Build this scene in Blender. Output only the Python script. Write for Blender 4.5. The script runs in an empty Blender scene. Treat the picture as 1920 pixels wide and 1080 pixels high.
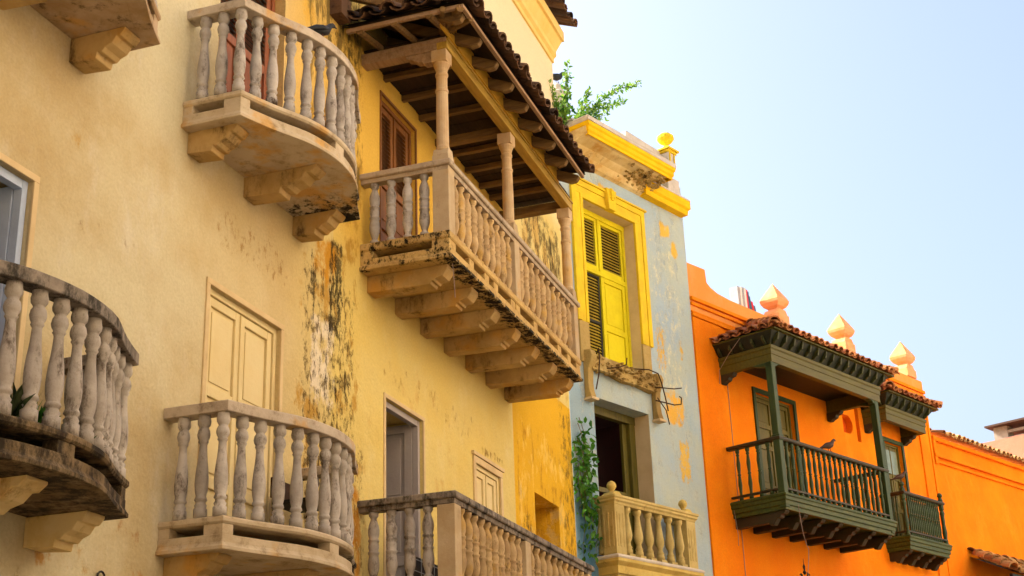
import bpy, bmesh, math, random
from mathutils import Vector, Matrix
R = math.radians
C = bpy.context.scene.collection
sc = bpy.context.scene

# ------------------------------------------------------------------ camera, sky, sun, exposure
PITCH, ROLL = R(21.24), R(-2.04)
fw = Vector((0, math.cos(PITCH), math.sin(PITCH)))
u0 = Vector((0, -math.sin(PITCH), math.cos(PITCH)))
r0 = Vector((1, 0, 0))
rt = math.cos(ROLL)*r0 + math.sin(ROLL)*u0
up = -math.sin(ROLL)*r0 + math.cos(ROLL)*u0
cam = bpy.data.cameras.new('camera')
cam.lens = 2600*36/1920; cam.sensor_width = 36; cam.clip_end = 2000; cam.clip_start = .05
co = bpy.data.objects.new('camera', cam); C.objects.link(co)
m = Matrix((rt, up, -fw)).transposed().to_4x4(); m.translation = (0, 0, 1.6)
co.matrix_world = m
sc.camera = co

SUN_AZ_VEC = Vector((-.95, .35, 0)).normalized()   # direction towards the sun, in plan
SUN_EL = 38
w = bpy.data.worlds.new('World'); sc.world = w; w.use_nodes = True
wn = w.node_tree.nodes; wl = w.node_tree.links
sky = wn.new('ShaderNodeTexSky'); sky.sky_type = 'NISHITA'; sky.sun_disc = False
sky.sun_elevation = R(SUN_EL)
sky.sun_rotation = math.atan2(SUN_AZ_VEC.x, SUN_AZ_VEC.y)
sky.air_density = 1.0; sky.dust_density = 8.0; sky.ozone_density = 1.0
bg = wn['Background']; bg.inputs[1].default_value = .15
wl.new(sky.outputs[0], bg.inputs[0])
sl = bpy.data.lights.new('sun', 'SUN'); sl.energy = 3.7; sl.angle = R(1.5); sl.color = (1, .95, .88)
so = bpy.data.objects.new('sun', sl); C.objects.link(so)
sd = (SUN_AZ_VEC*math.cos(R(SUN_EL)) + Vector((0, 0, math.sin(R(SUN_EL)))))
so.rotation_euler = sd.to_track_quat('Z', 'Y').to_euler()
so.location = (0, 0, 30)
sc.view_settings.view_transform = 'Standard'; sc.view_settings.look = 'None'
sc.view_settings.exposure = 1.54; sc.view_settings.gamma = 1.0
sc.render.engine = 'CYCLES'
sc.cycles.max_bounces = 8; sc.cycles.diffuse_bounces = 5

# ------------------------------------------------------------------ facade frames
class Frame:
    def __init__(s, deg, O):
        a = R(deg); s.t = Vector((math.sin(a), math.cos(a), 0)); s.n = Vector((math.cos(a), -math.sin(a), 0))
        s.O = Vector((O[0], O[1], 0)); s.rot = R(90-deg)
    def w(s, x, d, z): return s.O + x*s.t + d*s.n + Vector((0, 0, z))
a_ = R(18.6)
FY = Frame(18.6, (-5*math.cos(a_), 5*math.sin(a_)))
FB = Frame(39.8, FY.w(17.1, 0, 0))
FO = Frame(42, FB.w(3.2, 0, 0))
FR = Frame(43.3, FO.w(7.72, 0, 0))

# ------------------------------------------------------------------ helpers
BASE = {}
def thing(name, label, cat, fr, base, group=None, rz=0):
    o = bpy.data.objects.new(name, None); C.objects.link(o); o.empty_display_size = .2
    o.location = fr.w(*base); o.rotation_euler = (0, 0, fr.rot+rz)
    o['label'] = label; o['category'] = cat
    if group: o['group'] = group
    BASE[o.name] = base
    return o
def root_of(o):
    while o.parent: o = o.parent
    return o
class MB:
    """collects geometry given as (s along wall, d out of wall, z)"""
    def __init__(s): s.v = []; s.f = []
    def add(s, vs, fs):
        k = len(s.v); s.v += [tuple(v) for v in vs]; s.f += [tuple(i+k for i in f) for f in fs]
    def box(s, x0, x1, d0, d1, z0, z1):
        s.add([(x0,d0,z0),(x1,d0,z0),(x1,d1,z0),(x0,d1,z0),(x0,d0,z1),(x1,d0,z1),(x1,d1,z1),(x0,d1,z1)],
              [(0,1,2,3),(4,7,6,5),(0,4,5,1),(1,5,6,2),(2,6,7,3),(3,7,4,0)])
        return s
    def quad(s, *p): s.add(p, [tuple(range(len(p)))]); return s
    def prism(s, pts, axis, a, b):
        """pts 2D polygon; axis 's': pts=(d,z); 'd': pts=(s,z); 'z': pts=(s,d)"""
        n = len(pts)
        def P(p, t): return {'s': (t, p[0], p[1]), 'd': (p[0], t, p[1]), 'z': (p[0], p[1], t)}[axis]
        s.add([P(p, a) for p in pts]+[P(p, b) for p in pts],
              [tuple(range(n)), tuple(range(2*n-1, n-1, -1))]+[(i, (i+1) % n, n+(i+1) % n, n+i) for i in range(n)])
        return s
    def lathe(s, cx, cd, prof, n=14, ph=0):
        vs = []; fs = []
        for r, z in prof:
            for i in range(n):
                t = ph+2*math.pi*i/n; vs.append((cx+r*math.cos(t), cd+r*math.sin(t), z))
        for j in range(len(prof)-1):
            for i in range(n):
                fs.append((j*n+i, j*n+(i+1) % n, (j+1)*n+(i+1) % n, (j+1)*n+i))
        fs.append(tuple(range(n))); fs.append(tuple((len(prof)-1)*n+i for i in range(n-1, -1, -1)))
        s.add(vs, fs); return s
    def tube(s, pts, rad, n=6):
        pts = [Vector(p) for p in pts]; m = len(pts)
        rr = rad if isinstance(rad, (list, tuple)) else [rad]*m
        vs = []; fs = []; last = None
        for j, p in enumerate(pts):
            t = (pts[min(j+1, m-1)]-pts[max(j-1, 0)]).normalized()
            if last is None:
                a = Vector((0, 0, 1)) if abs(t.z) < .9 else Vector((1, 0, 0))
                u = t.cross(a).normalized()
            else:
                u = (last-t*last.dot(t)).normalized()
            last = u; v = t.cross(u)
            for i in range(n):
                q = 2*math.pi*i/n; vs.append(p+rr[j]*(math.cos(q)*u+math.sin(q)*v))
        for j in range(m-1):
            for i in range(n):
                fs.append((j*n+i, j*n+(i+1) % n, (j+1)*n+(i+1) % n, (j+1)*n+i))
        fs.append(tuple(range(n))); fs.append(tuple((m-1)*n+i for i in range(n-1, -1, -1)))
        s.add(vs, fs); return s
    def sweep(s, path, prof, closed=False):
        """path [(s,d)] walked from the left wall end outwards and back; prof closed polygon [(outward offset, z)]"""
        m = len(path); k = len(prof); vs = []; fs = []
        P = [Vector((p[0], p[1])) for p in path]
        def nrm(a, b):
            t = (b-a).normalized(); return Vector((-t.y, t.x))
        for j in range(m):
            if j == 0: n = nrm(P[0], P[1]); sc_ = 1
            elif j == m-1: n = nrm(P[-2], P[-1]); sc_ = 1
            else:
                n1 = nrm(P[j-1], P[j]); n2 = nrm(P[j], P[j+1]); n = (n1+n2).normalized(); sc_ = 1/max(.5, n.dot(n1))
            for o, z in prof:
                q = P[j]+n*o*sc_; vs.append((q.x, q.y, z))
        for j in range(m-1):
            for i in range(k):
                fs.append((j*k+i, j*k+(i+1) % k, (j+1)*k+(i+1) % k, (j+1)*k+i))
        fs.append(tuple(range(k))); fs.append(tuple((m-1)*k+i for i in range(k-1, -1, -1)))
        s.add(vs, fs); return s
    def build(s, name, mat, parent=None, smooth=False, bevel=0, fr=None, base=None, jitter=0, sub=0):
        if parent is not None: b = BASE[root_of(parent).name]
        else: b = base or (0, 0, 0)
        me = bpy.data.meshes.new(name)
        bm = bmesh.new()
        rnd = random.Random(len(s.v))
        vv = [bm.verts.new((v[0]-b[0], -(v[1]-b[1]), v[2]-b[2])) for v in s.v]
        for f in s.f:
            try: bm.faces.new([vv[i] for i in f])
            except ValueError: pass
        bmesh.ops.recalc_face_normals(bm, faces=bm.faces)
        if sub: bmesh.ops.subdivide_edges(bm, edges=bm.edges, cuts=sub, use_grid_fill=True)
        if jitter:
            for v in bm.verts: v.co += Vector((rnd.uniform(-1, 1), rnd.uniform(-1, 1), rnd.uniform(-1, 1)))*jitter
        bm.to_mesh(me); bm.free()
        if mat: me.materials.append(mat)
        if smooth: me.shade_smooth()
        o = bpy.data.objects.new(name, me); C.objects.link(o)
        if parent is not None: o.parent = parent
        elif fr:
            o.location = fr.w(*b); o.rotation_euler = (0, 0, fr.rot); BASE[o.name] = b
        if bevel:
            md = o.modifiers.new('bevel', 'BEVEL'); md.width = bevel; md.segments = 2; md.limit_method = 'ANGLE'; md.angle_limit = R(40)
        return o
def inst(proto, name, parent, pos, rz=0, sc_=1, tilt=0):
    o = bpy.data.objects.new(name, proto.data); C.objects.link(o); o.parent = parent
    for md in proto.modifiers:
        q = o.modifiers.new(md.name, md.type)
        if md.type == 'BEVEL': q.width = md.width; q.segments = md.segments; q.limit_method = md.limit_method; q.angle_limit = md.angle_limit
    b = BASE[root_of(parent).name]
    o.location = (pos[0]-b[0], -(pos[1]-b[1]), pos[2]-b[2]); o.rotation_euler = (0, tilt, rz)
    o.scale = (sc_,)*3
    return o
def tag(o, label, cat, group=None):
    o['label'] = label; o['category'] = cat
    if group: o['group'] = group
    return o

# ------------------------------------------------------------------ materials
def srgb(h):
    h = h.lstrip('#'); c = [int(h[i:i+2], 16)/255 for i in (0, 2, 4)]
    return tuple(x/12.92 if x <= .04045 else ((x+.055)/1.055)**2.4 for x in c)+(1,)
class Mat:
    def __init__(s, name, rough=.85, spec=.3):
        s.m = bpy.data.materials.new(name); s.m.use_nodes = True
        s.n = s.m.node_tree.nodes; s.l = s.m.node_tree.links
        s.b = s.n['Principled BSDF']; s.b.inputs['Roughness'].default_value = rough
        s.b.inputs['Specular IOR Level'].default_value = spec
        s.tc = s.n.new('ShaderNodeTexCoord').outputs['Object']
        s.h = None
    def set(s, sock, v):
        if hasattr(v, 'is_output') or isinstance(v, bpy.types.NodeSocket): s.l.new(v, sock)
        else: sock.default_value = v
    def math(s, op, a, b=0.0, clamp=False):
        n = s.n.new('ShaderNodeMath'); n.operation = op; n.use_clamp = clamp
        s.set(n.inputs[0], a); s.set(n.inputs[1], b); return n.outputs[0]
    def rnd_coords(s):
        oi = s.n.new('ShaderNodeObjectInfo'); v = s.n.new('ShaderNodeVectorMath'); v.operation = 'ADD'
        c = s.n.new('ShaderNodeCombineXYZ'); q = s.math('MULTIPLY', oi.outputs['Random'], 37.0)
        for i in range(3): s.l.new(q, c.inputs[i])
        s.l.new(s.tc, v.inputs[0]); s.l.new(c.outputs[0], v.inputs[1]); s.tc = v.outputs[0]
        s.rand = oi.outputs['Random']
    def mapv(s, scale, loc=(0, 0, 0)):
        n = s.n.new('ShaderNodeMapping'); s.l.new(s.tc, n.inputs[0]); n.inputs['Scale'].default_value = scale; n.inputs['Location'].default_value = loc
        return n.outputs[0]
    def noise(s, scale, detail=6, rough=.6, stretch=(1, 1, 1), loc=(0, 0, 0), dist=0):
        n = s.n.new('ShaderNodeTexNoise'); s.l.new(s.mapv(stretch, loc), n.inputs['Vector'])
        n.inputs['Scale'].default_value = scale; n.inputs['Detail'].default_value = detail; n.inputs['Roughness'].default_value = rough
        n.inputs['Distortion'].default_value = dist
        return n.outputs[0]
    def rng(s, v, a, b, o0=0., o1=1.):
        n = s.n.new('ShaderNodeMapRange'); n.interpolation_type = 'SMOOTHSTEP'
        s.set(n.inputs[0], v); n.inputs[1].default_value = a; n.inputs[2].default_value = b; n.inputs[3].default_value = o0; n.inputs[4].default_value = o1
        return n.outputs[0]
    def mix(s, f, a, b, mode='MIX'):
        n = s.n.new('ShaderNodeMix'); n.data_type = 'RGBA'; n.blend_type = mode
        s.set(n.inputs[0], f); s.set(n.inputs[6], a); s.set(n.inputs[7], b); return n.outputs[2]
    def xyz(s):
        n = s.n.new('ShaderNodeSeparateXYZ'); s.l.new(s.tc, n.inputs[0]); return n.outputs
    def win(s, v, a, b, soft=.1):
        return s.math('MULTIPLY', s.rng(v, a-soft, a+soft), s.rng(v, b-soft, b+soft, 1., 0.))
    def bump(s, h, strength=.4, dist=.02):
        n = s.n.new('ShaderNodeBump'); n.inputs['Strength'].default_value = strength; n.inputs['Distance'].default_value = dist
        s.l.new(h, n.inputs['Height'])
        if s.h: s.l.new(s.h, n.inputs['Normal'])
        s.h = n.outputs[0]; s.l.new(s.h, s.b.inputs['Normal'])
    def color(s, c): s.l.new(c, s.b.inputs['Base Color']); return s.m

def plaster(name, c0, c1, c2, zones=(), base_x=0, speck='#6b5638', speck_amt=.35, bumpy=1., bands=(), hue=.5):
    """zones: (x0,x1,z0,z1,colour,density,soft,kind)  kind 'streak' | 'blotch' | 'fill'"""
    m = Mat(name, .92, .15)
    if base_x:
        vm = m.n.new('ShaderNodeVectorMath'); vm.operation = 'ADD'; m.l.new(m.tc, vm.inputs[0]); vm.inputs[1].default_value = (base_x, 0, 0); m.tc = vm.outputs[0]; base_x = 0
    col = m.mix(m.rng(m.noise(.9, 8, .62), .35, .68), srgb(c0), srgb(c1))
    col = m.mix(m.math('MULTIPLY', m.rng(m.noise(2.3, 10, .7, (1, 1, .55), (5, 2, 1)), .5, .78), .6), col, srgb(c2))
    x = m.xyz()
    for (x0, x1, z0, z1, cc, dens, soft, kind) in bands:
        k = m.math('MULTIPLY', m.win(x[0], x0-base_x, x1-base_x, soft), m.win(x[2], z0, z1, soft))
        col = m.mix(m.math('MULTIPLY', k, dens), col, srgb(cc))
    hsum = None
    NZ = {'streak': m.noise(7, 7, .72, (1, 1, .22), (3.1, 0, 1)), 'fine': m.noise(14, 8, .8, (1, 1, .5), (6.2, 0, 2)), 'blotch': m.noise(3.2, 8, .7, (1, 1, .6), (2.7, 0, 1.3))}
    NZ2 = m.noise(5.1, 6, .7, (1, 1, .8), (12.7, 0, 8.3)); i = 0
    for (x0, x1, z0, z1, cc, dens, soft, kind) in zones:
        i += 1
        k = m.math('MULTIPLY', m.win(x[0], x0-base_x, x1-base_x, soft), m.win(x[2], z0, z1, soft*1.5))
        nz = NZ[kind] if i % 2 else m.math('ADD', m.math('MULTIPLY', NZ[kind], .55), m.math('MULTIPLY', NZ2, .45))
        th = .665-.31*dens
        # window widens/narrows the threshold so that edges break up
        v = m.math('ADD', nz, m.math('MULTIPLY', m.math('SUBTRACT', k, 1.0), .5))
        f = m.rng(v, th, th+.10)
        col = m.mix(m.math('MULTIPLY', f, .86), col, srgb(cc))
        hsum = f if hsum is None else m.math('ADD', hsum, f)
    sp = m.rng(m.noise(22, 6, .8, (1, 1, .7), (9, 1, 3)), .66, .8)
    sp = m.math('MULTIPLY', sp, m.rng(m.noise(1.3, 4, .6, (1, 1, 1), (3, 7, 1)), .42, .65))
    col = m.mix(m.math('MULTIPLY', sp, speck_amt), col, srgb(speck))
    fine = m.noise(45, 8, .7)
    col = m.mix(m.rng(fine, .3, .75, 0., .16), col, srgb('#3a2a18'))
    m.bump(m.noise(1.6, 5, .55, (1, 1, 1), (2, 2, 2)), .55*bumpy, .06)
    m.bump(m.noise(9, 8, .65), .5*bumpy, .014)
    m.bump(fine, .35, .004)
    if hsum: m.bump(m.math('MULTIPLY', hsum, -1.0), .5, .008)
    return m.color(col)

def stone(name, c0, c1, dirt, dirt_amt=.5, rnd=True, zdark=None, scale=6, warm=None):
    m = Mat(name, .85, .2)
    if rnd: m.rnd_coords()
    col = m.mix(m.rng(m.noise(scale, 8, .65), .35, .68), srgb(c0), srgb(c1))
    if warm: col = m.mix(m.math('MULTIPLY', m.rng(m.noise(scale*.7, 5, .6, (1, 1, 1), (4, 4, 1)), .5, .68), .8), col, srgb(warm))
    d = m.rng(m.noise(scale*1.6, 10, .75, (1, 1, .5), (1, 3, 7)), .62-.2*dirt_amt, .8-.2*dirt_amt)
    col = m.mix(m.math('MULTIPLY', d, .9), col, srgb(dirt))
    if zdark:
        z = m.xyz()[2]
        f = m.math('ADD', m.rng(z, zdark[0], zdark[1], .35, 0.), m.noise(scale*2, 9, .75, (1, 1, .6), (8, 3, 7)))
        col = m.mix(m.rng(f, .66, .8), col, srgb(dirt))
    if rnd: col = m.mix(m.rng(m.rand, 0, 1, 0., .22), col, srgb(dirt))
    m.bump(m.noise(scale*3, 8, .7), .4, .012)
    m.bump(m.noise(scale*12, 6, .7), .3, .003)
    return m.color(col)

def wood(name, c0, c1, dark, rough=.6, along='z', amt=.4):
    m = Mat(name, rough, .3)
    m.rnd_coords()
    st = {'z': (1, 1, .12), 's': (.12, 1, 1), 'd': (1, .12, 1)}[along]
    g = m.noise(26, 8, .65, st)
    col = m.mix(m.rng(g, .35, .68), srgb(c0), srgb(c1))
    d = m.rng(m.noise(7, 9, .75, st, (3, 1, 5)), .56, .74)
    col = m.mix(m.math('MULTIPLY', d, amt), col, srgb(dark))
    m.bump(g, .3, .004)
    return m.color(col)

def plain(name, c, rough=.6, var=.25, dark='#101010', metal=0):
    m = Mat(name, rough, .3); m.b.inputs['Metallic'].default_value = metal
    col = m.mix(m.rng(m.noise(9, 7, .7), .4, .75, 0., var), srgb(c), srgb(dark))
    m.bump(m.noise(40, 5, .6), .15, .003)
    return m.color(col)

def tile_mat(name, cs):
    m = Mat(name, .9, .15); m.rnd_coords()
    at = m.n.new('ShaderNodeNewGeometry')
    r = at.outputs['Random Per Island']
    col = m.mix(m.rng(r, 0, .5), srgb(cs[0]), srgb(cs[1]))
    col = m.mix(m.rng(r, .5, 1.), col, srgb(cs[2]))
    d = m.rng(m.noise(11, 9, .75), .5, .7)
    col = m.mix(m.math('MULTIPLY', d, .75), col, srgb(cs[3]))
    m.bump(m.noise(30, 7, .7), .5, .008)
    return m.color(col)

def leaf_mat(name, c0, c1):
    m = Mat(name, .5, .35)
    g = m.n.new('ShaderNodeNewGeometry')
    col = m.mix(m.rng(g.outputs['Random Per Island'], 0, 1), srgb(c0), srgb(c1))
    tr = m.n.new('ShaderNodeBsdfTranslucent'); m.l.new(col, tr.inputs[0])
    mx = m.n.new('ShaderNodeMixShader'); mx.inputs[0].default_value = .4
    m.l.new(m.b.outputs[0], mx.inputs[1]); m.l.new(tr.outputs[0], mx.inputs[2])
    out = [n for n in m.n if n.type == 'OUTPUT_MATERIAL'][0]; m.l.new(mx.outputs[0], out.inputs[0])
    return m.color(col)

BX_C, BX_Y = 1.0, 10.02
M = {}
STAIN = [(9.3, 10.75, 2.8, 9.9, '#b98c34', .56, .25, 'blotch'), (9.55, 10.15, 5.85, 6.5, '#c98c1c', .78, .14, 'blotch'), (9.25, 9.8, 6.2, 9.9, '#dcae48', .7, .25, 'blotch'),
    (9.55, 10.15, 4.75, 5.75, '#eadfc6', .8, .14, 'blotch'), (9.3, 10.8, 2.8, 4.9, '#6e4f24', .55, .2, 'fine'), (9.9, 10.7, 2.9, 4.5, '#c27c14', .7, .16, 'blotch'),
    (9.35, 10.6, 3.0, 6.3, '#5a4520', .56, .22, 'fine'), (9.8, 10.5, 4.6, 5.5, '#3a2c14', .6, .18, 'fine'), (9.92, 10.26, 5.45, 6.5, '#251d12', .78, .09, 'fine'),
    (9.55, 9.75, 5.4, 6.3, '#2c2214', .66, .08, 'fine'), (9.3, 10.7, 6.6, 10, '#6e5b2e', .6, .2, 'streak'), (9.7, 10.7, 7.4, 10, '#4e4222', .62, .2, 'fine')]
M['cream'] = plaster('cream_plaster', '#d2c8a4', '#bea97c', '#d8d2c0', zones=STAIN+[
    (8.0, 9.3, 5.45, 6.15, '#a8844e', .5, .2, 'fine'), (6.15, 7.4, 4.9, 5.5, '#a08460', .6, .3, 'fine'), (6.2, 6.8, 5.4, 6.2, '#c09a50', .42, .2, 'blotch'),
    (1, 7.7, 1.0, 3.2, '#9a7434', .62, .3, 'fine'), (5.9, 7.6, 2.9, 3.3, '#c08a38', .62, .2, 'blotch'), (6.9, 7.5, 3.2, 3.6, '#a8702c', .5, .12, 'blotch')],
    base_x=BX_C, speck='#8a6a42', speck_amt=.55, bumpy=1.5,
    bands=[(9.45, 11.5, 2, 10.5, '#dec878', 1., .5, ''), (8.1, 10.8, 2, 10.5, '#d0b880', .5, .7, ''), (9.0, 11, 7.0, 11, '#dcae48', .7, .5, '')])
M['yellow'] = plaster('yellow_plaster', '#deca80', '#dec46e', '#e6d8a0', zones=STAIN+[
    (14.7, 17.2, 3.0, 6.3, '#f0c858', .55, .2, 'blotch'), (14.72, 17.2, 3.2, 6.2, '#bf8a20', .50, .12, 'streak'), (14.9, 15.4, 4.0, 5.1, '#5e481c', .66, .15, 'fine'),
    (16.4, 17.2, 3, 6.9, '#7a6024', .6, .2, 'fine'), (15.2, 17.1, 6.6, 9.4, '#cfa858', .7, .2, 'blotch'), (15.2, 17.1, 6.8, 9.4, '#5a4622', .66, .2, 'fine'), (16.2, 17.1, 7.0, 9.2, '#3a2e18', .6, .2, 'streak'),
    (11.0, 13.5, 5.3, 5.8, '#a8823c', .46, .1, 'fine'), (13.6, 14.4, 5.3, 5.5, '#8a6426', .62, .06, 'fine'), (10, 17, 3.2, 6.2, '#d6b468', .42, .4, 'blotch'), (10, 12.4, 8.9, 12, '#c08c34', .8, .3, 'streak')],
    base_x=BX_Y, speck='#8e6c2c', speck_amt=.55, bumpy=1.4,
    bands=[(14.71, 17.3, 2.5, 6.75, '#e4b01a', .95, .015, ''), (10.0, 14.8, 6.4, 9.0, '#dcae3c', .8, .35, ''),
           (10, 17.3, 9.5, 14, '#efd9ac', .9, .3, '')])  # last band: upper wall paler, direct sun put into the plaster colour
M['blue'] = plaster('pale_blue_limewash', '#a6bac4', '#b8c0ae', '#8eacc0', zones=[
    (0, 3.2, 5, 11, '#d2ceac', .48, .3, 'blotch'), (1.9, 3.2, 7.0, 10.6, '#ddd8b0', .56, .4, 'fine'), (0, 3.2, 5, 11, '#9db0b6', .46, .3, 'blotch'),
    (2.45, 2.85, 9.95, 10.4, '#e8b820', .82, .12, 'blotch'), (2.7, 3.05, 9.7, 10.15, '#e8b820', .85, .12, 'blotch'), (2.2, 2.85, 6.9, 7.65, '#ecb010', .80, .14, 'fine'),
    (2.5, 2.9, 6.1, 6.9, '#e8b820', .82, .12, 'fine'), (.9, 1.25, 10.25, 10.5, '#e8b820', .85, .1, 'blotch'), (2.1, 2.5, 7.7, 8.6, '#e6b428', .7, .14, 'fine'), (2.6, 3.0, 7.9, 8.6, '#e0ae30', .56, .14, 'fine')],
    speck='#7a7a5a', speck_amt=.25, bands=[(-.3, .62, 4, 7.6, '#8fabba', .7, .12, ''), (0, .45, 4, 5.6, '#2f6f93', .8, .15, '')])
M['rubble'] = plaster('broken_masonry', '#b59a5c', '#8a6c3c', '#d1bf84', speck='#4a3418', speck_amt=.8, bumpy=2.2)
M['yellow_trim'] = stone('yellow_trim_paint', '#e6c628', '#d6b42c', '#b09a48', .15, False, scale=3)
M['peach_trim'] = stone('pale_yellow_cornice', '#ecc878', '#e4bc64', '#a8803c', .15, False, scale=3)
M['faded_y'] = stone('faded_yellow_base', '#d4bc6c', '#c4a858', '#8a7440', .35, False, scale=4)
M['gold_trim'] = stone('chrome_yellow_cornice', '#f2c20a', '#e6b40c', '#a97c14', .12, False, scale=4)
M['pale_parapet'] = stone('weathered_white_parapet', '#cfc5b4', '#bfb3a2', '#8a7c68', .35, False, scale=4)
M['reveal_cream'] = stone('cream_reveal', '#d6bf92', '#c9b084', '#9a7f52', .1, False, scale=3)
M['soffit'] = stone('stained_cornice_soffit', '#dcc690', '#ceb070', '#8a6a34', .4, False, scale=3.2, warm='#b9842a')
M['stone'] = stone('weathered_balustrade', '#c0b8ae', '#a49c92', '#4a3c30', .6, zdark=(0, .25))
M['stone_warm'] = stone('warm_weathered_balustrade', '#c6aa7c', '#ac9068', '#50391f', .5, warm='#c9a050')
M['slab'] = stone('balcony_concrete', '#b8a184', '#a0845e', '#3c2c1a', .6, False, scale=4, warm='#c79a58')
M['slab_dark'] = stone('mouldy_balcony_concrete', '#8a7658', '#6e5a3c', '#17130d', 1.1, False, scale=4)
def long_slab_mat():
    m = Mat('long_balcony_concrete', .88, .2)
    col = m.mix(m.rng(m.noise(4, 8, .65), .35, .68), srgb('#c8a868'), srgb('#b09058'))
    col = m.mix(m.math('MULTIPLY', m.rng(m.noise(9, 10, .75), .5, .68), .6), col, srgb('#7a5c34'))
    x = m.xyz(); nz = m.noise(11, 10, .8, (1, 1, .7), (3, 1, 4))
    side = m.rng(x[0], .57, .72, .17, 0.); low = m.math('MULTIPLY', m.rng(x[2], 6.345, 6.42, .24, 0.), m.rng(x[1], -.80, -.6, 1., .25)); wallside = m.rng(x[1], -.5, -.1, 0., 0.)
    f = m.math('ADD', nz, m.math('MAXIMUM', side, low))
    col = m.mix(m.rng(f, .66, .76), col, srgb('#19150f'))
    m.bump(m.noise(14, 8, .75), .6, .02); m.bump(m.noise(60, 6, .7), .3, .004)
    return m.color(col)
M['slab_long'] = long_slab_mat()
def end_mould(name, c0, c1, x0, x1, amt):
    m = Mat(name, .88, .2)
    col = m.mix(m.rng(m.noise(4, 8, .65), .35, .68), srgb(c0), srgb(c1))
    col = m.mix(m.math('MULTIPLY', m.rng(m.noise(2.8, 6, .6, (1, 1, 1), (4, 4, 1)), .52, .66), .7), col, srgb('#c8953e'))
    col = m.mix(m.math('MULTIPLY', m.rng(m.noise(8, 10, .75), .52, .70), .5), col, srgb('#54412a'))
    x = m.xyz()
    f = m.math('ADD', m.noise(10, 10, .8, (1, 1, .7), (3, 1, 4)), m.rng(x[0], x0, x1, 0., amt))
    col = m.mix(m.rng(f, .64, .76), col, srgb('#1b1710'))
    m.bump(m.noise(14, 8, .75), .5, .015); m.bump(m.noise(60, 6, .7), .3, .004)
    return m.color(col)
M['slab_r'] = end_mould('curved_balcony_concrete', '#c6b69a', '#b09c7c', 7.6, 8.5, .26)
M['rail_r'] = end_mould('curved_rail_concrete', '#c4b6a2', '#aa9a86', 7.9, 8.6, .17)
M['slab_pale'] = stone('rail_concrete', '#b8a68e', '#9c8a72', '#463828', .5, False, scale=5)
M['rail_mould'] = stone('mouldy_rail_concrete', '#9a8e80', '#7c7266', '#24231f', .9, False, scale=5)
M['corbel'] = stone('corbel_plaster', '#c0a26c', '#a48650', '#4c3820', .5, False, scale=2.6, warm='#c08e3c')
M['blue_bal'] = stone('old_yellow_balustrade', '#cdb878', '#bda765', '#7a6534', .35, scale=5)
M['orange'] = plaster('orange_render', '#ec7a00', '#f28a06', '#f49c24', speck='#b85404', speck_amt=.45, bumpy=.8)
M['orange_lit'] = plaster('sunlit_orange_render', '#ec9c50', '#e89444', '#f0ae6c', speck='#d07c2c', speck_amt=.2, bumpy=.5)  # paler copy of the orange render, sunlight put into its colour
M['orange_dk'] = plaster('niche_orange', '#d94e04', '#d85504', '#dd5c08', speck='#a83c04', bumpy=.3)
M['finial'] = stone('peach_finial', '#e8a070', '#e29456', '#b86a34', .35, False, scale=4)
M['pink'] = plaster('pink_render', '#cf7f66', '#cb7a60', '#d68c70', speck='#a85c48')
M['grey_shed'] = stone('grey_roof_block', '#9a9080', '#857b6c', '#544b40', .3, False)
M['green'] = wood('green_painted_wood', '#263a1c', '#34441a', '#12160a', .5)
M['green_d'] = wood('dark_green_wood', '#181e12', '#202616', '#0c0e08', .55, 's')
M['olive'] = wood('olive_painted_beam', '#544e12', '#464212', '#2a2c12', .5, 's', .3)
M['olive_door'] = wood('olive_door_paint', '#645a1c', '#504a1a', '#2a2a10', .5)
M['brown_wood'] = wood('old_brown_wood', '#4a3222', '#3c281a', '#150e08', .75, 's')
M['rafter'] = wood('weathered_rafter', '#7e6238', '#5e4628', '#22170c', .8, 'd')
M['plank'] = wood('dark_roof_boards', '#3a2a1c', '#2a1e14', '#0c0806', .85, 's')
M['beam'] = wood('pale_timber_beam', '#a08466', '#8a6e52', '#4a3826', .8, 's', .5)
M['beam_y'] = wood('yellow_timber_beam', '#b4923a', '#9a7a2e', '#4a3a1c', .7, 's', .35)
M['panel_y'] = stone('yellow_frieze_board', '#d0a236', '#c2942e', '#7a5a20', .2, False, scale=3)
M['door_cream'] = stone('cream_door_paint', '#dccc9c', '#d8c490', '#b89858', .08, False, scale=2)
M['door_grey'] = stone('grey_white_door_paint', '#aca6a4', '#a49c9a', '#5a5250', .1, False, scale=2)
M['door_blue'] = stone('slate_blue_door_paint', '#b4c4de', '#a8b8d4', '#424e66', .15, False, scale=2)
M['door_brown'] = wood('brown_shutter_paint', '#845426', '#70461e', '#2c1a0e', .55)
M['door_red'] = wood('red_brown_door_paint', '#94583a', '#7e482e', '#32160c', .55)
M['shut_y'] = stone('bright_yellow_shutter', '#dccc1c', '#d2c01a', '#9a8420', .15, False, scale=4)
M['slat_dk'] = plain('dark_louvre', '#2e2a1c', .7)
M['slat_y'] = stone('dirty_yellow_louvre', '#a89024', '#8a7420', '#4a3e18', .4, False, scale=8)
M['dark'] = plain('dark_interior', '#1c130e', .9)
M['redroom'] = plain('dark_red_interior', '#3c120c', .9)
M['tile_o'] = tile_mat('terracotta_tiles', ('#9a5430', '#b67c4c', '#7c4428', '#3a2418'))
M['tile_d'] = tile_mat('blackened_roof_tiles', ('#4c3828', '#6a4e38', '#33261c', '#14100c'))
M['tile_r'] = tile_mat('mossy_coping_tiles', ('#94683a', '#b08a58', '#7a5430', '#40341c'))
M['rust'] = plain('rusty_iron', '#3c2416', .85, .4)
M['iron'] = plain('black_iron', '#17130f', .5)
M['cable'] = plain('grey_cable', '#8c7668', .6)
M['bird'] = plain('dark_feathers', '#1a1c1e', .6)
M['bird_b'] = plain('brown_grey_feathers', '#4c382c', .7)
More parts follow.
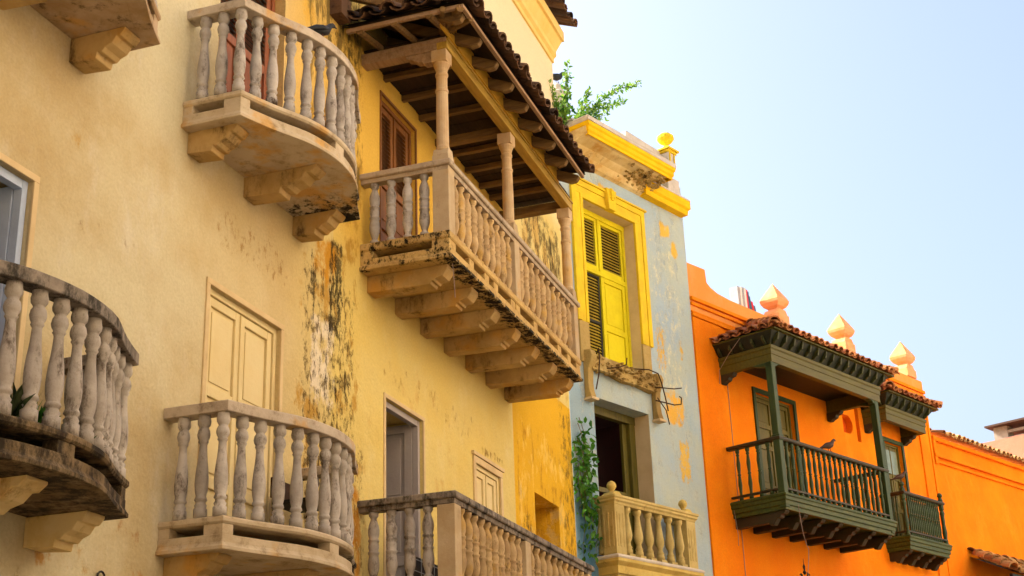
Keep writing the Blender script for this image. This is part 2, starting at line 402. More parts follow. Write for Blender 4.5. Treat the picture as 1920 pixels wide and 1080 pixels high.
M['leaf'] = leaf_mat('shrub_leaves', '#2f6416', '#84a83a')
M['ivy'] = leaf_mat('ivy_leaves', '#2f6a1e', '#5c9a30')
M['dleaf'] = leaf_mat('succulent_leaves', '#2a3a22', '#4a5a34')
M['stem'] = plain('stem_bark', '#6a5838', .9)
M['pot'] = plain('clay_pot', '#6a3a28', .8)
M['ground'] = plaster('worn_street_paving', '#857a68', '#7a705e', '#908674', bumpy=.6)
M['white'] = plain('white_plastic', '#d8d6d0', .5, .1)
M['bl'] = plain('blue_cloth', '#3c6a8a', .8, .2)
M['rd'] = plain('red_cloth', '#c8324a', .8, .1)
M['gy'] = plain('grey_slats', '#9aa0a4', .7, .2)
M['gl'] = plain('dusty_window_glass', '#7a8a7c', .15, .2)

# ------------------------------------------------------------------ walls with openings
def wall_mb(x0, x1, z0, z1, holes, th=.5, depth=.25, back=True):
    """front face at d=0 with rectangular openings (hx0,hx1,hz0,hz1[,depth]), reveals, ends, top"""
    b = MB()
    xs = sorted({x0, x1, *[v for h in holes for v in h[:2]]}); zs = sorted({z0, z1, *[v for h in holes for v in h[2:4]]})
    for i in range(len(xs)-1):
        for j in range(len(zs)-1):
            cx, cz = (xs[i]+xs[i+1])/2, (zs[j]+zs[j+1])/2
            if any(h[0] < cx < h[1] and h[2] < cz < h[3] for h in holes): continue
            b.quad((xs[i], 0, zs[j]), (xs[i+1], 0, zs[j]), (xs[i+1], 0, zs[j+1]), (xs[i], 0, zs[j+1]))
    for h in holes:
        a, c, e, f = h[:4]; dp = -(h[4] if len(h) > 4 else depth)
        b.quad((a, 0, e), (a, dp, e), (a, dp, f), (a, 0, f)); b.quad((c, 0, e), (c, 0, f), (c, dp, f), (c, dp, e))
        b.quad((a, 0, f), (a, dp, f), (c, dp, f), (c, 0, f)); b.quad((a, 0, e), (c, 0, e), (c, dp, e), (a, dp, e))
    b.quad((x0, 0, z0), (x0, 0, z1), (x0, -th, z1), (x0, -th, z0)); b.quad((x1, 0, z0), (x1, -th, z0), (x1, -th, z1), (x1, 0, z1))
    b.quad((x0, 0, z1), (x1, 0, z1), (x1, -th, z1), (x0, -th, z1))
    if back: b.quad((x0, -th, z0), (x0, -th, z1), (x1, -th, z1), (x1, -th, z0))
    return b
def build_wall(b, name, mat, parent):
    o = b.build(name, mat, parent)
    bm = bmesh.new(); bm.from_mesh(o.data); bmesh.ops.remove_doubles(bm, verts=bm.verts, dist=1e-5)
    bmesh.ops.recalc_face_normals(bm, faces=bm.faces)
    # outward check: the street side must face -y
    bm.to_mesh(o.data); bm.free()
    return o

def leaf(parent, s0, s1, z0, z1, d, mat, splits, louv=(), slatmat=None, t=.035, st=.065, skew=0, name='leaf', raised=True):
    """one door or shutter leaf: stiles, rails at the given z splits, panels or louvres between"""
    b = MB(); b.box(s0, s0+st, d-t, d, z0, z1); b.box(s1-st, s1, d-t, d, z0, z1)
    zz = [z0]+list(splits)+[z1]
    edges = [(z0, z0+st*1.4)]+[(q-st*.6, q+st*.6) for q in splits]+[(z1-st, z1)]
    for a, c in edges: b.box(s0+st, s1-st, d-t+.001, d-.001, a, c)
    sl = MB()
    for i in range(len(edges)-1):
        a, c = edges[i][1], edges[i+1][0]
        if i in louv:
            n = max(3, int((c-a)/.045))
            for k in range(n):
                zc = a+(k+.5)*(c-a)/n; h = (c-a)/n
                sl.prism([(d-t+.002, zc+h*.42), (d-.004, zc-h*.30), (d-.004, zc-h*.48), (d-t+.002, zc+h*.24)], 's', s0+st, s1-st)
            b.box(s0+st, s1-st, d-t-.004, d-t, a, c) if False else None
        else:
            b.box(s0+st, s1-st, d-t+.002, d-.022, a, c)
            if raised and c-a > .2: b.box(s0+st+.035, s1-st-.035, d-.022, d-.012, a+.035, c-.035)
    o = b.build(name, mat, parent, bevel=.004)
    if sl.v: sl.build('louvre', slatmat or mat, o if root_of(o) != o.parent and False else parent)
    return o

# ------------------------------------------------------------------ balusters
def prof_scale(p, h, r): return [(a*r, z*h) for a, z in p]
PA = [(1.0, 0), (1.0, .09), (.78, .10), (.92, .125), (.70, .145), (.72, .16), (.95, .175), (.86, .195), (.74, .21), (.92, .26), (1.0, .33), (.97, .40), (.86, .48),
      (.70, .56), (.60, .64), (.56, .70), (.62, .715), (.78, .73), (.66, .745), (.88, .77), (.98, .80), (.86, .84), (.62, .865), (.70, .875), (.95, .90), (1.0, .93), (.90, .96), (.9, 1.0)]
PB = [(.85, 0), (.85, .05), (.55, .07), (.50, .09), (.72, .14), (.95, .21), (1.0, .27), (.92, .34), (.80, .40), (.98, .42), (.98, .44), (.78, .455), (.92, .50), (.92, .54), (.78, .575),
      (.98, .59), (.98, .61), (.78, .625), (.95, .68), (1.0, .75), (.88, .81), (.62, .87), (.52, .90), (.60, .92), (.85, .95), (.85, 1.0)]
PC = [(1, 0), (1, .06), (.55, .08), (.8, .10), (.6, .13), (.75, .22), (.95, .30), (.8, .40), (.6, .48), (.95, .50), (.6, .52), (.8, .60), (.95, .70), (.75, .78), (.55, .86), (.9, .88), (.6, .91), (1, .94), (1, 1)]
PD = [(.9, 0), (.9, .10), (.7, .12), (.9, .15), (.6, .20), (.55, .26), (.95, .34), (1.05, .42), (.95, .50), (.8, .60), (.66, .72), (.56, .84), (.62, .88), (.9, .91), (.95, 1.0)]
holder = bpy.data.objects.new('tmp_holder', None); BASE['tmp_holder'] = (0, 0, 0)
def proto(prof, h, r, mat, n=14):
    b = MB(); b.lathe(0, 0, prof_scale(prof, h, r), n)
    me = b.build('baluster', mat, None, smooth=False)
    bm = bmesh.new(); bm.from_mesh(me.data)
    for f in bm.faces: f.smooth = len(f.verts) == 4
    bm.to_mesh(me.data); bm.free()
    C.objects.unlink(me); return me
PR_A = proto(PA, .69, .045, M['stone']); PR_B = proto(PB, .605, .050, M['stone_warm']); PR_B2 = proto(PB, .605, .050, M['stone'])
PR_C = proto(PC, .79, .033, M['green'], 8); PR_C2 = proto(PC, .77, .023, M['green'], 8); PR_D = proto(PD, .62, .062, M['blue_bal'])

def arc_pts(path, step_from, n):
    """n points spread evenly along a polyline (excluding its ends)"""
    P = [Vector(p) for p in path]; L = [0]
    for a, b in zip(P, P[1:]): L.append(L[-1]+(b-a).length)
    out = []
    for k in range(1, n+1):
        t = L[-1]*k/(n+1)
        for i in range(len(P)-1):
            if L[i] <= t <= L[i+1]+1e-9:
                out.append(P[i].lerp(P[i+1], (t-L[i])/(L[i+1]-L[i]))); break
    return out

# ------------------------------------------------------------------ curved balcony (cream house)
CURVE = [(-.965, .47), (-.88, .50), (-.79, .535), (-.68, .58), (-.58, .628), (-.5, .668), (-.42, .705), (-.32, .738), (-.2, .762), (-.1, .775)]
def curved_path(c, off=0.):
    half = [(c+x, d) for x, d in CURVE]; full = half+[(c, .78)]+[(2*c-x, d) for x, d in reversed(half)]
    return full
def curved_balcony(house, c, z0, lab, slabmat, railmat, corb='corbel'):
    front = curved_path(c); path = [(c-.965, 0)]+front+[(c+.965, 0)]
    ins = .07
    b = MB()
    b.sweep(path, [(.018, z0), (.018, z0+.022), (.008, z0+.035), (.0, z0+.05), (0, z0+.10), (-.10, z0+.10), (-.10, z0)])
    b.sweep(path, [(.0, z0+.165), (.012, z0+.18), (.012, z0+.205), (0, z0+.215), (-.11, z0+.215), (-.11, z0+.165)])
    P = [Vector(p) for p in front]
    # spacer blocks between the lower and the upper band
    def blk(pts): b.sweep([tuple(p) for p in pts], [(-.003, z0+.099), (-.003, z0+.166), (-.095, z0+.166), (-.095, z0+.099)])
    blk([(c-.965, .33), (c-.965, .47), P[1]]); blk([P[-2], (c+.965, .47), (c+.965, .33)])
    blk([(c-.965, 0), (c-.965, .08)]); blk([(c+.965, .08), (c+.965, 0)]); blk([(c-.07, .777), (c+.07, .777)])
    inner = [(c-.9, 0)]+[(c+(x-c)*.93, d-.07) for x, d in front]+[(c+.9, 0)]
    b.prism(inner, 'z', z0+.004, z0+.03)
    b.prism([(c+(x-c)*1.0, d) for x, d in inner], 'z', z0+.185, z0+.20)
    bal = b.build('balcony', slabmat, house, bevel=.004)
    bal['label'] = lab
    r = MB(); z1 = z0+.97
    r.sweep(path, [(.014, z1-.075), (.018, z1-.07), (.018, z1-.008), (.014, z1), (-.10, z1), (-.106, z1-.008), (-.106, z1-.07), (-.10, z1-.075)])
    r.build('handrail', railmat, bal, bevel=.003)
    ctr = [(c+(x-c)*.965, d-.045) for x, d in front]
    pts = [Vector(ctr[0])]+arc_pts(ctr, 0, 12)+[Vector(ctr[-1])]
    for sx in (-1, 1):
        for d in (.13, .28): pts.append(Vector((c+sx*.93, d)))
    rnd = random.Random(int(c*100+z0*10))
    for p in pts: inst(PR_A, 'baluster', bal, (p.x+rnd.uniform(-.004, .004), p.y, z0+.214), rnd.uniform(0, 6), 1)
    for k in (-.80, 0, .80):
        q = MB(); L = .40 if k else .62
        q.prism([(0, z0+.003), (0, z0-.165), (L*.5, z0-.180), (L*.52, z0-.135), (L*.60, z0-.140), (L*.66, z0-.115), (L*.78, z0-.095), (L*.86, z0-.05), (L*.92, z0-.052), (L, z0-.015), (L, z0+.003)],
                's', c+k-.085, c+k+.085)
        q.build('corbel', M[corb], bal, bevel=.006)
    return bal

# ------------------------------------------------------------------ tiles
def tiles(b, e0, e1, upv, L, hips=(False, False), sp=.2, r=.088, seed=1, trough=True, tl=.30):
    e0, e1, upv = Vector(e0), Vector(e1), Vector(upv).normalized()
    al = (e1-e0); W = al.length; al.normalize(); nr = al.cross(upv).normalized()
    if nr.z < 0: nr = -nr
    cs = math.sqrt(upv.x**2+upv.y**2)
    rnd = random.Random(seed); n = max(1, int(W/sp)); off = (W-n*sp)/2
    for i in range(n+1):
        t = off+i*sp
        if t < -.01 or t > W+.01: continue
        Lc = L
        if hips[0]: Lc = min(Lc, t/cs)
        if hips[1]: Lc = min(Lc, (W-t)/cs)
        Lc = max(Lc, .16)
        k = 0; jx = rnd.uniform(-.012, .012)
        while k*tl < Lc:
            a0 = k*tl-.03+(rnd.uniform(-.03, .02) if k == 0 else 0); a1 = min((k+1)*tl+.05, Lc+.05)
            c0 = e0+al*(t+jx)+upv*a0+nr*(.035+rnd.uniform(0, .012)); c1 = e0+al*(t+jx+rnd.uniform(-.008, .008))+upv*a1+nr*.012
            r_0, r_1 = r*rnd.uniform(.95, 1.08), r*.84
            m = 7; vs = []; fs = []
            for (c, rr) in ((c0, r_0), (c1, r_1)):
                for th in (0, .018):
                    for q in range(m):
                        g = math.pi*q/(m-1); vs.append(c+al*((rr-th)*math.cos(g))+nr*((rr-th)*.85*math.sin(g)))
            for q in range(m-1):
                fs += [(q, q+1, 2*m+q+1, 2*m+q), (m+q, 3*m+q, 3*m+q+1, m+q+1), (q, m+q, m+q+1, q+1), (2*m+q, 2*m+q+1, 3*m+q+1, 3*m+q)]
            fs += [(0, 2*m, 3*m, m), (m-1, 2*m-1, 4*m-1, 3*m-1)]
            b.add(vs, fs); k += 1
        if trough and i < n:
            t2 = t+sp/2; c0 = e0+al*t2+upv*(-.05+rnd.uniform(-.02, .02))+nr*.055; c1 = e0+al*t2+upv*min(Lc, .45)+nr*.05
            m = 6; vs = []; fs = []
            for c in (c0, c1):
                for th in (0, .016):
                    for q in range(m):
                        g = math.pi+math.pi*q/(m-1); vs.append(c+al*((r-th)*math.cos(g))+nr*((r-th)*.6*math.sin(g)))
            for q in range(m-1):
                fs += [(q, q+1, 2*m+q+1, 2*m+q), (m+q, 3*m+q, 3*m+q+1, m+q+1), (q, m+q, m+q+1, q+1)]
            fs += [(0, 2*m, 3*m, m), (m-1, 2*m-1, 4*m-1, 3*m-1)]
            b.add(vs, fs)
def ridge(b, p0, p1, r=.1, tl=.32, seed=3):
    p0, p1 = Vector(p0), Vector(p1); u = (p1-p0); L = u.length; u.normalize()
    al = u.cross(Vector((0, 0, 1))).normalized(); nr = al.cross(u).normalized()
    if nr.z < 0: nr = -nr
    rnd = random.Random(seed); k = 0
    while k*tl < L:
        c0 = p0+u*(k*tl-.04)+nr*(.04+rnd.uniform(0, .02)); c1 = p0+u*min((k+1)*tl+.04, L)+nr*.02
        m = 8; vs = []; fs = []
        for c, rr in ((c0, r*rnd.uniform(1, 1.1)), (c1, r*.85)):
            for th in (0, .02):
                for q in range(m):
                    g = math.pi*q/(m-1); vs.append(c+al*((rr-th)*math.cos(g))+nr*((rr-th)*math.sin(g)))
        for q in range(m-1):
            fs += [(q, q+1, 2*m+q+1, 2*m+q), (m+q, 3*m+q, 3*m+q+1, m+q+1), (q, m+q, m+q+1, q+1), (2*m+q, 2*m+q+1, 3*m+q+1, 3*m+q)]
        fs += [(0, 2*m, 3*m, m), (m-1, 2*m-1, 4*m-1, 3*m-1)]
        b.add(vs, fs); k += 1

# ================================================================== SETTING
g = MB(); g.v = []; g.add([(-300, 300, 0), (300, 300, 0), (300, -300, 0), (-300, -300, 0)], [(0, 1, 2, 3)])
go = g.build('street', M['ground']); go['kind'] = 'structure'

# ================================================================== CREAM HOUSE
cream = thing('cream_house', 'cream plastered house with four curved stone balconies and stained wall, nearest on the left', 'house', FY, (BX_C, 0, 0))
D3 = (8.06, 9.12, 3.34, 5.30, .09); DL = (5.02, 6.08, 3.34, 5.24, .8); DT = (8.02, 9.05, 6.40, 8.36, .16); DTL = (5.02, 6.08, 6.40, 8.3, .2)
build_wall(wall_mb(BX_C, 10.02, 0, 10.6, [D3, DL, DT, DTL], .85), 'wall', M['cream'], cream)
def surround(parent, h, wdt, pr, mat, name='trim', bottom=False):
    a, c, e, f = h[:4]; b = MB()
    b.box(a-wdt, a, -.01, pr, e, f); b.box(c, c+wdt, -.01, pr, e, f); b.box(a-wdt, c+wdt, -.01, pr+.001, f, f+wdt)
    if bottom: b.box(a-wdt, c+wdt, -.01, pr+.02, e-wdt, e)
    return b.build(name, mat, parent, bevel=.004)
def double_door(parent, h, mat, splits, depth=None, louv=(), slatmat=None, trim=None, trim_mat=None, label=None, name='door', raised=True):
    a, c, e, f, dp = h[:5]; dp = depth or dp
    fr_ = MB(); fr_.box(a, a+.045, -dp, -dp+.06, e, f-.045); fr_.box(c-.045, c, -dp, -dp+.06, e, f-.045); fr_.box(a, c, -dp, -dp+.06, f-.045, f)
    fr_.box(a, c, -dp-.03, -dp-.02, e, f)
    o = fr_.build(name, mat, parent, bevel=.003)
    if label: o['label'] = label
    mid = (a+c)/2
    for s0, s1 in ((a+.05, mid-.003), (mid+.003, c-.05)):
        leaf(o, s0, s1, e+.01, f-.05, -dp+.045, mat, splits, louv, slatmat, raised=raised)
    fr2 = MB(); fr2.box(mid-.012, mid+.012, -dp+.0455, -dp+.058, e+.01, f-.06); fr2.build('astragal', mat, o)
    return o
d3 = double_door(cream, D3, M['door_cream'], (3.9, 4.55), label='cream panelled double door behind the lower right curved balcony')
surround(d3, D3, .045, .014, M['reveal_cream'], 'door_surround')
def leaf_open(parent, sx, d0, d1, z0, z1, mat, splits, t=.04, st=.08):
    b = MB(); b.box(sx, sx+t, d0-st, d0, z0, z1); b.box(sx, sx+t, d1, d1+st, z0, z1)
    e = [(z0, z0+st)]+[(q-st*.55, q+st*.55) for q in splits]+[(z1-st, z1)]
    for a, c in e: b.box(sx+.001, sx+t-.001, d1+st, d0-st, a, c)
    for i in range(len(e)-1):
        b.box(sx+.018, sx+t-.005, d1+st, d0-st, e[i][1], e[i+1][0]); b.box(sx+.008, sx+.018, d1+st+.04, d0-st-.04, e[i][1]+.04, e[i+1][0]-.04)
    return b.build('leaf', mat, parent, bevel=.004)
def open_door(parent, h, mat, splits, label, wide=.44):
    a, c, e, f = h[:4]; q = MB()
    q.box(c-.05, c-.003, -.09, -.03, e, f-.003); q.box(a+.003, a+.05, -.09, -.03, e, f-.003); q.box(a+.05, c-.05, -.09, -.032, f-.06, f-.004)
    o = q.build('door', mat, parent, bevel=.003); o['label'] = label
    leaf_open(o, c-.055, -.095, -.095-wide, e+.01, f-.03, mat, splits); leaf_open(o, a+.02, -.095, -.095-wide, e+.01, f-.03, mat, splits)
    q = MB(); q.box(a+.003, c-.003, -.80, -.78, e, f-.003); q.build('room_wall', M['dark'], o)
    return o
dl = open_door(cream, DL, M['door_blue'], (3.9, 4.6), 'slate blue panelled door standing open at the left edge')
surround(dl, DL, .045, .014, M['reveal_cream'], 'door_surround')
dt = double_door(cream, DT, M['door_red'], (7.0, 7.55), louv=(2,), slatmat=M['slat_dk'], label='red brown door with louvred top behind the upper curved balcony')
double_door(cream, DTL, M['door_blue'], (7.0, 7.6))
curved_balcony(cream, 8.56, 3.28, 'curved balcony in front of the cream door, mouldy at its right end', M['slab_r'], M['rail_r'])
curved_balcony(cream, 8.56, 6.33, 'upper curved balcony in front of the red brown door', M['slab_r'], M['rail_r'])
curved_balcony(cream, 5.58, 3.28, 'blackened curved balcony with small plants at the left edge', M['slab_dark'], M['rail_mould'], 'soffit')
curved_balcony(cream, 5.58, 6.33, 'curved balcony of which only the underside shows, top left', M['slab'], M['slab_pale'])

# ================================================================== YELLOW HOUSE
yel = thing('yellow_house', 'yellow plastered house with tile-roofed long balcony above and plain long balcony below', 'house', FY, (BX_Y, 0, 0))
YD2 = (11.12, 12.0, 3.36, 5.29, .8); YW = (13.42, 14.18, 3.9, 5.20, .07); YN = (15.42, 16.38, 3.9, 5.30, .35); YD3 = (11.02, 11.87, 6.45, 8.38, .10)
wb = wall_mb(BX_Y, 17.08, 0, 12.6, [YD2, YW, YN, YD3], .85)
build_wall(wb, 'wall', M['yellow'], yel)
at = MB()
# attic cornice, right end
at.sweep([(BX_Y, 0), (17.08, 0)], [(-.01, 12.02), (.03, 12.02), (.03, 12.09), (.07, 12.12), (.07, 12.20), (.16, 12.34), (.20, 12.34), (.20, 12.5), (-.01, 12.5)])
at.build('cornice', M['peach_trim'], yel, bevel=.004)
tb = MB(); tiles(tb, (BX_Y, .34, 12.54), (17.1, .34, 12.54), (0, -.9, .42), 1.6, sp=.21, seed=9); tb.build('roof', M['tile_d'], yel)
yd2 = open_door(yel, YD2, M['door_grey'], (3.95, 4.5), 'grey white panelled door standing open behind the lower long balcony')
surround(yd2, YD2, .04, .012, M['reveal_cream'], 'door_surround')
yw = double_door(yel, YW, M['door_cream'], (4.4,), label='small cream shuttered window beside the golden wall strip', name='window')
surround(yw, YW, .07, .02, M['reveal_cream'], 'window_frame')
x = MB(); x.box(13.32, 14.28, .0, .035, 5.275, 5.315); x.build('drip_moulding', M['reveal_cream'], yw, bevel=.004)
nb = MB(); nb.box(15.42, 16.38, -.37, -.35, 3.9, 5.3); nb.build('niche_back', M['rubble'], yel)
yd3 = double_door(yel, YD3, M['door_brown'], (7.05, 7.5), louv=(2,), slatmat=M['door_brown'], label='brown shutters with louvred tops under the tiled balcony roof', name='door')
surround(yd3, YD3, .03, .012, M['door_brown'], 'door_surround')
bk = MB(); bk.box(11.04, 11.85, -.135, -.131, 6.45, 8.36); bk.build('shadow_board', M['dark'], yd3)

def long_balcony(house, z0, label, slabmat, railmat, bmat, bmat_side, columns):
    s0, s1, dd = 10.57, 14.63, .87
    path = [(s0, 0), (s0, dd), (s1, dd), (s1, 0)]
    b = MB()
    b.sweep(path, [(.02, z0), (.02, z0+.03), (.0, z0+.05), (0, z0+.11), (-.13, z0+.11), (-.13, z0)])
    b.sweep(path, [(0, z0+.185), (.012, z0+.20), (.012, z0+.25), (0, z0+.265), (-.13, z0+.265), (-.13, z0+.185)])
    def blk(p): b.sweep(p, [(-.003, z0+.109), (-.003, z0+.186), (-.12, z0+.186), (-.12, z0+.109)])
    blk([(s0, dd-.17), (s0, dd), (s0+.17, dd)]); blk([(s1-.15, dd), (s1, dd), (s1, dd-.15)]); blk([(s0, 0), (s0, .12)]); blk([(s1, .1), (s1, 0)])
    for s in (11.14, 11.55, 11.80, 12.3, 12.46, 13.02, 13.42, 13.85, 14.20): blk([(s-.06, dd), (s+.06, dd)])
    b.box(s0+.05, s1-.05, 0, dd-.05, z0+.004, z0+.03); b.box(s0+.10, s1-.10, 0, dd-.10, z0+.215, z0+.24)
    bal = b.build('balcony', slabmat, house, bevel=.005); bal['label'] = label
    r = MB(); z1 = z0+.965
    for seg in ([(s0, 0), (s0, dd), (s1, dd), (s1, 0)],):
        r.sweep(seg, [(.02, z1-.06), (.03, z1-.05), (.03, z1-.01), (.02, z1), (-.11, z1), (-.12, z1-.01), (-.12, z1-.05), (-.11, z1-.06)])
        r.sweep(seg, [(.0, z1-.1), (.005, z1-.059), (-.10, z1-.059), (-.095, z1-.1)])
    r.build('handrail', railmat, bal, bevel=.004)
    rnd = random.Random(int(z0*10))
    posts = [s0+.075, 12.47, s1-.075]
    for k in range(4): inst(PR_B2, 'baluster', bal, (s0+.05, .12+k*.165, z0+.262), rnd.uniform(0, 6))
    for k in range(4): inst(PR_B, 'baluster', bal, (s1-.05, .12+k*.165, z0+.262), rnd.uniform(0, 6))
    for a, c, n in ((posts[0], posts[1], 10), (posts[1], posts[2], 10)):
        for k in range(n):
            t = a+.10+(c-a-.2)*(k+.5)/n; inst(PR_B, 'baluster', bal, (t+rnd.uniform(-.005, .005), dd-.05, z0+.262), rnd.uniform(0, 6))
    for i, p in enumerate(posts):
        q = MB(); top = z1+.13 if columns else z1-.058
        if not columns and i == 2: pass
        q.box(p-.075, p+.075, dd-.155, dd-.001+.006, z0+.255, z1-.102 if not columns else z1+.06)
        if columns: q.prism([(p-.075, z1+.06), (p+.075, z1+.06), (p+.05, top), (p-.05, top)], 'd', dd-.15, dd)
        q.build('post', M['stone_flat_w'], bal, bevel=.006)
        if columns:
            c = MB(); cd = dd-.075
            pr = [(.062, top-.01), (.066, top+.02), (.058, top+.04), (.058, top+.3), (.055, 8.02), (.062, 8.025), (.062, 8.05), (.053, 8.055), (.052, 8.18), (.062, 8.2), (.062, 8.22), (.052, 8.23), (.06, 8.27), (.078, 8.31), (.078, 8.33)]
            c.lathe(p, cd, [(r_*1.0, z_) for r_, z_ in pr], 16); c.box(p-.075, p+.075, cd-.075, cd+.075, 8.33, 8.455)
            c.build('column', M['stone_flat'], bal, bevel=.003)
    return bal
M['stone_flat'] = stone('column_stone', '#cdb48e', '#bc9e74', '#7a5c40', .2, True, scale=4, warm='#caa464')
M['stone_flat_w'] = stone('post_stone', '#c2ae8c', '#b29a74', '#6e523a', .2, True, scale=3, warm='#c79a50')
ub = long_balcony(yel, 6.325, 'long balcony with columns, mouldy along its lower edge', M['slab_long'], M['slab_pale'], None, None, True)
lb = long_balcony(yel, 3.255, 'long lower balcony with square corner post', M['slab'], M['rail_mould'], None, None, False)
for z0, bal in ((6.325, ub), (3.255, lb)):
    for k in range(7):
        s = 10.72+.62*k; q = MB()
        q.prism([(0, z0+.003), (0, z0-.155), (.62, z0-.165), (.63, z0-.135), (.655, z0-.14), (.665, z0-.12), (.74, z0-.10), (.785, z0-.04), (.79, z0+.003)], 's', s, s+.17)
        q.build('corbel', M['corbel'], bal, bevel=.006)

# ---- tiled balcony roof
ez, ed, wz = 8.60, 1.23, 9.14
hl, hr = 10.10, 14.02
def roofz(d): return ez+(ed-d)/ed*(wz-ez)
rb = MB(); th = .02
cl = MB()
pk = MB()
run = ed
# deck boards in three planes
pk.add([(hl, ed, ez), (hr, ed, ez), (hr-.0, 0, wz), (hl+run*.72, 0, wz)], [(0, 1, 2, 3)])
pk.add([(hl, ed, ez), (hl+run*.72, 0, wz), (hl, 0, ez)], [(0, 1, 2)])
pk.add([(hl, ed, ez+.02), (hr, ed, ez+.02), (hr-.0, 0, wz+.02), (hl+run*.72, 0, wz+.02)], [(0, 1, 2, 3)])
pk.add([(hl, ed, ez+.02), (hl+run*.72, 0, wz+.02), (hl, 0, ez+.02)], [(0, 1, 2)])
tiles(rb, (hl-.02, ed+.03, ez+.025), (hr+.05, ed+.03, ez+.025), (0, -ed, wz-ez), 1.4, (True, False), sp=.205, r=.085, seed=5)
tiles(rb, (hl-.03, 0.02, ez+.025), (hl-.03, ed, ez+.025), (run*.72, 0, wz-ez), .95, (False, True), sp=.205, r=.085, seed=6)
ridge(rb, (hl-.02, ed+.02, ez+.05), (hl+run*.72, 0, wz+.05), .1)
rb.box(hl-.22, hl-.02, .0, .12, 8.62, 8.84)
roof = rb.build('balcony_roof', M['tile_d'], yel); roof['label'] = 'blackened tile roof over the long upper balcony'
pk.build('roof_boards', M['plank'], roof)
for k in range(28): cl.box(10.62+.143*k, 10.62+.143*k+.138, .0, .86, 8.625+.004*(k % 3), 8.645+.004*(k % 3))
cl.build('ceiling_board', M['plank'], roof)
cl = MB(); cl.add([(hr-.1, ed-.02, ez-.005), (14.75, 0, wz-.1), (14.0, 0, wz-.02)], [(0, 1, 2)]); cl.build('end_board', M['plank'], roof)
for k in range(9):
    s = 10.28+.46*k; q = MB(); zt = ez-.02; 
    c = s+ (0 if k else .0)
    hw = .035
    end = ed-.06
    q.prism([(.0, wz-.02), (.0, wz-.12), (end-.10, zt-.085), (end-.03, zt-.075), (end, zt-.03), (end, zt-.01+.0)], 's', c-hw, c+hw)
    q.build('rafter', M['rafter'], roof, bevel=.008)
q = MB()
for i, (tx, td) in enumerate(((hl+.03, ed-.35), (hl+.03, ed-.7), (hl+.03, ed-1.05))):
    q.tube([(tx, td, ez-.05), (hl+.62, max(td-.0, .05), 8.66)], .035, 6)
q.tube([(hl+.03, ed-.04, ez-.05), (10.66, .8, 8.70)], .04, 6); q.tube([(hl+.0, ed-.2, ez-.04), (10.66, .8, 8.66)], .03, 6); q.tube([(hl+.25, ed-.02, ez-.04), (10.66, .8, 8.66)], .03, 6)
q.build('hip_rafter', M['rafter'], roof)
q = MB(); q.box(hl+.03, hr-.02, ed-.05, ed-.01, ez-.045, ez-.008); q.box(hl+.02, hl+.06, .05, ed-.04, ez-.05, ez-.01); q.build('eave_batten', M['beam'], roof, bevel=.004)
q = MB(); q.box(10.56, 14.6, .78, .885, 8.45, 8.56); q.box(10.56, 14.6, .885, .90, 8.535, 8.56); q.build('front_beam', M['beam_y'], roof, bevel=.006)
q = MB(); q.box(10.565, 10.69, 0, .78, 8.455, 8.555); q.box(10.555, 10.565, .0, .88, 8.52, 8.57)
q.prism([(.80, 8.455), (.45, 8.455), (.47, 8.42), (.53, 8.40), (.57, 8.37), (.62, 8.365), (.64, 8.34), (.80, 8.34)], 's', 10.585, 10.675)
q.build('side_beam', M['beam'], roof, bevel=.006)
q = MB(); q.box(14.47, 14.59, 0, .78, 8.455, 8.555); q.box(12.42, 12.52, 0, .78, 8.47, 8.555)
for s in (11.1, 11.55, 12.0, 12.9, 13.35, 13.8, 14.15): q.box(s-.03, s+.03, 0, .8, 8.56, 8.62)
q.build('tie_beam', M['rafter'], roof, bevel=.006)
rr = random.Random(4)
for k in range(8):
    s = 10.33+.46*k; q = MB(); h = rr.uniform(.15, .20)
    if s > 14.0: continue
    q.prism([(s+.01, 8.565), (s+.45, 8.565-rr.uniform(0, .02)), (s+.44, 8.58+h), (s+.02, 8.58+h)], 'd', .89, .91)
    q.build('frieze_board', M['panel_y'], roof)
# ================================================================== BLUE HOUSE
blue = thing('blue_house', 'narrow pale blue house with yellow cornice, yellow window surround and peeling paint', 'house', FB, (0, 0, 0))
BW = (.50, 1.78, 7.64, 10.02, .24); BD = (.54, 1.84, 4.7, 7.05, .34)
build_wall(wall_mb(0, 3.2, 0, 11.1, [BW, BD], .6, back=False), 'wall', M['blue'], blue)
# reveals in cream paint, lining 4 mm proud
q = MB(); q.box(1.776, 1.7765, -.24, 0, 7.66, 10.02); q.box(.5, 1.776, -.24, -.0, 10.014, 10.0165); q.build('window_reveal', M['reveal_cream'], blue)
q = MB(); q.box(1.836, 1.8365, -.34, 0, 4.7, 7.05); q.build('door_reveal', M['reveal_cream'], blue)
# yellow surround, stepped
q = MB()
for (o_, i_, p_) in ((.26, .17, .045), (.17, .06, .03), (.06, 0, .04)):
    for a, c in ((BW[0]-o_, BW[0]-i_), (BW[1]+i_, BW[1]+o_)): q.box(a, c, -.01, p_, 8.1, 10.02+i_)
    q.box(BW[0]-o_, BW[1]+o_, -.01, p_+.001, 10.02+i_, 10.02+o_)
q.box(BW[0]-.3, BW[1]+.3, -.01, .07, 10.28, 10.31)
q.prism([(1.06, 10.01), (1.22, 10.01), (1.26, 10.34), (1.02, 10.34)], 'd', 0, .10); q.lathe(1.14, .09, [(.03, 10.16), (.06, 10.2), (.06, 10.3), (.02, 10.36)], 8)
ws = q.build('window_surround', M['yellow_trim'], blue, bevel=.005)
q = MB(); q.box(BW[0]-.22, BW[0], -.01, .028, 7.5, 8.1); q.build('bare_jamb', M['rubble'], blue, bevel=.006)
q = MB(); q.box(BW[1], BW[1]+.2, -.01, .028, 7.45, 8.1); q.build('bare_jamb', M['rubble'], blue, bevel=.006)
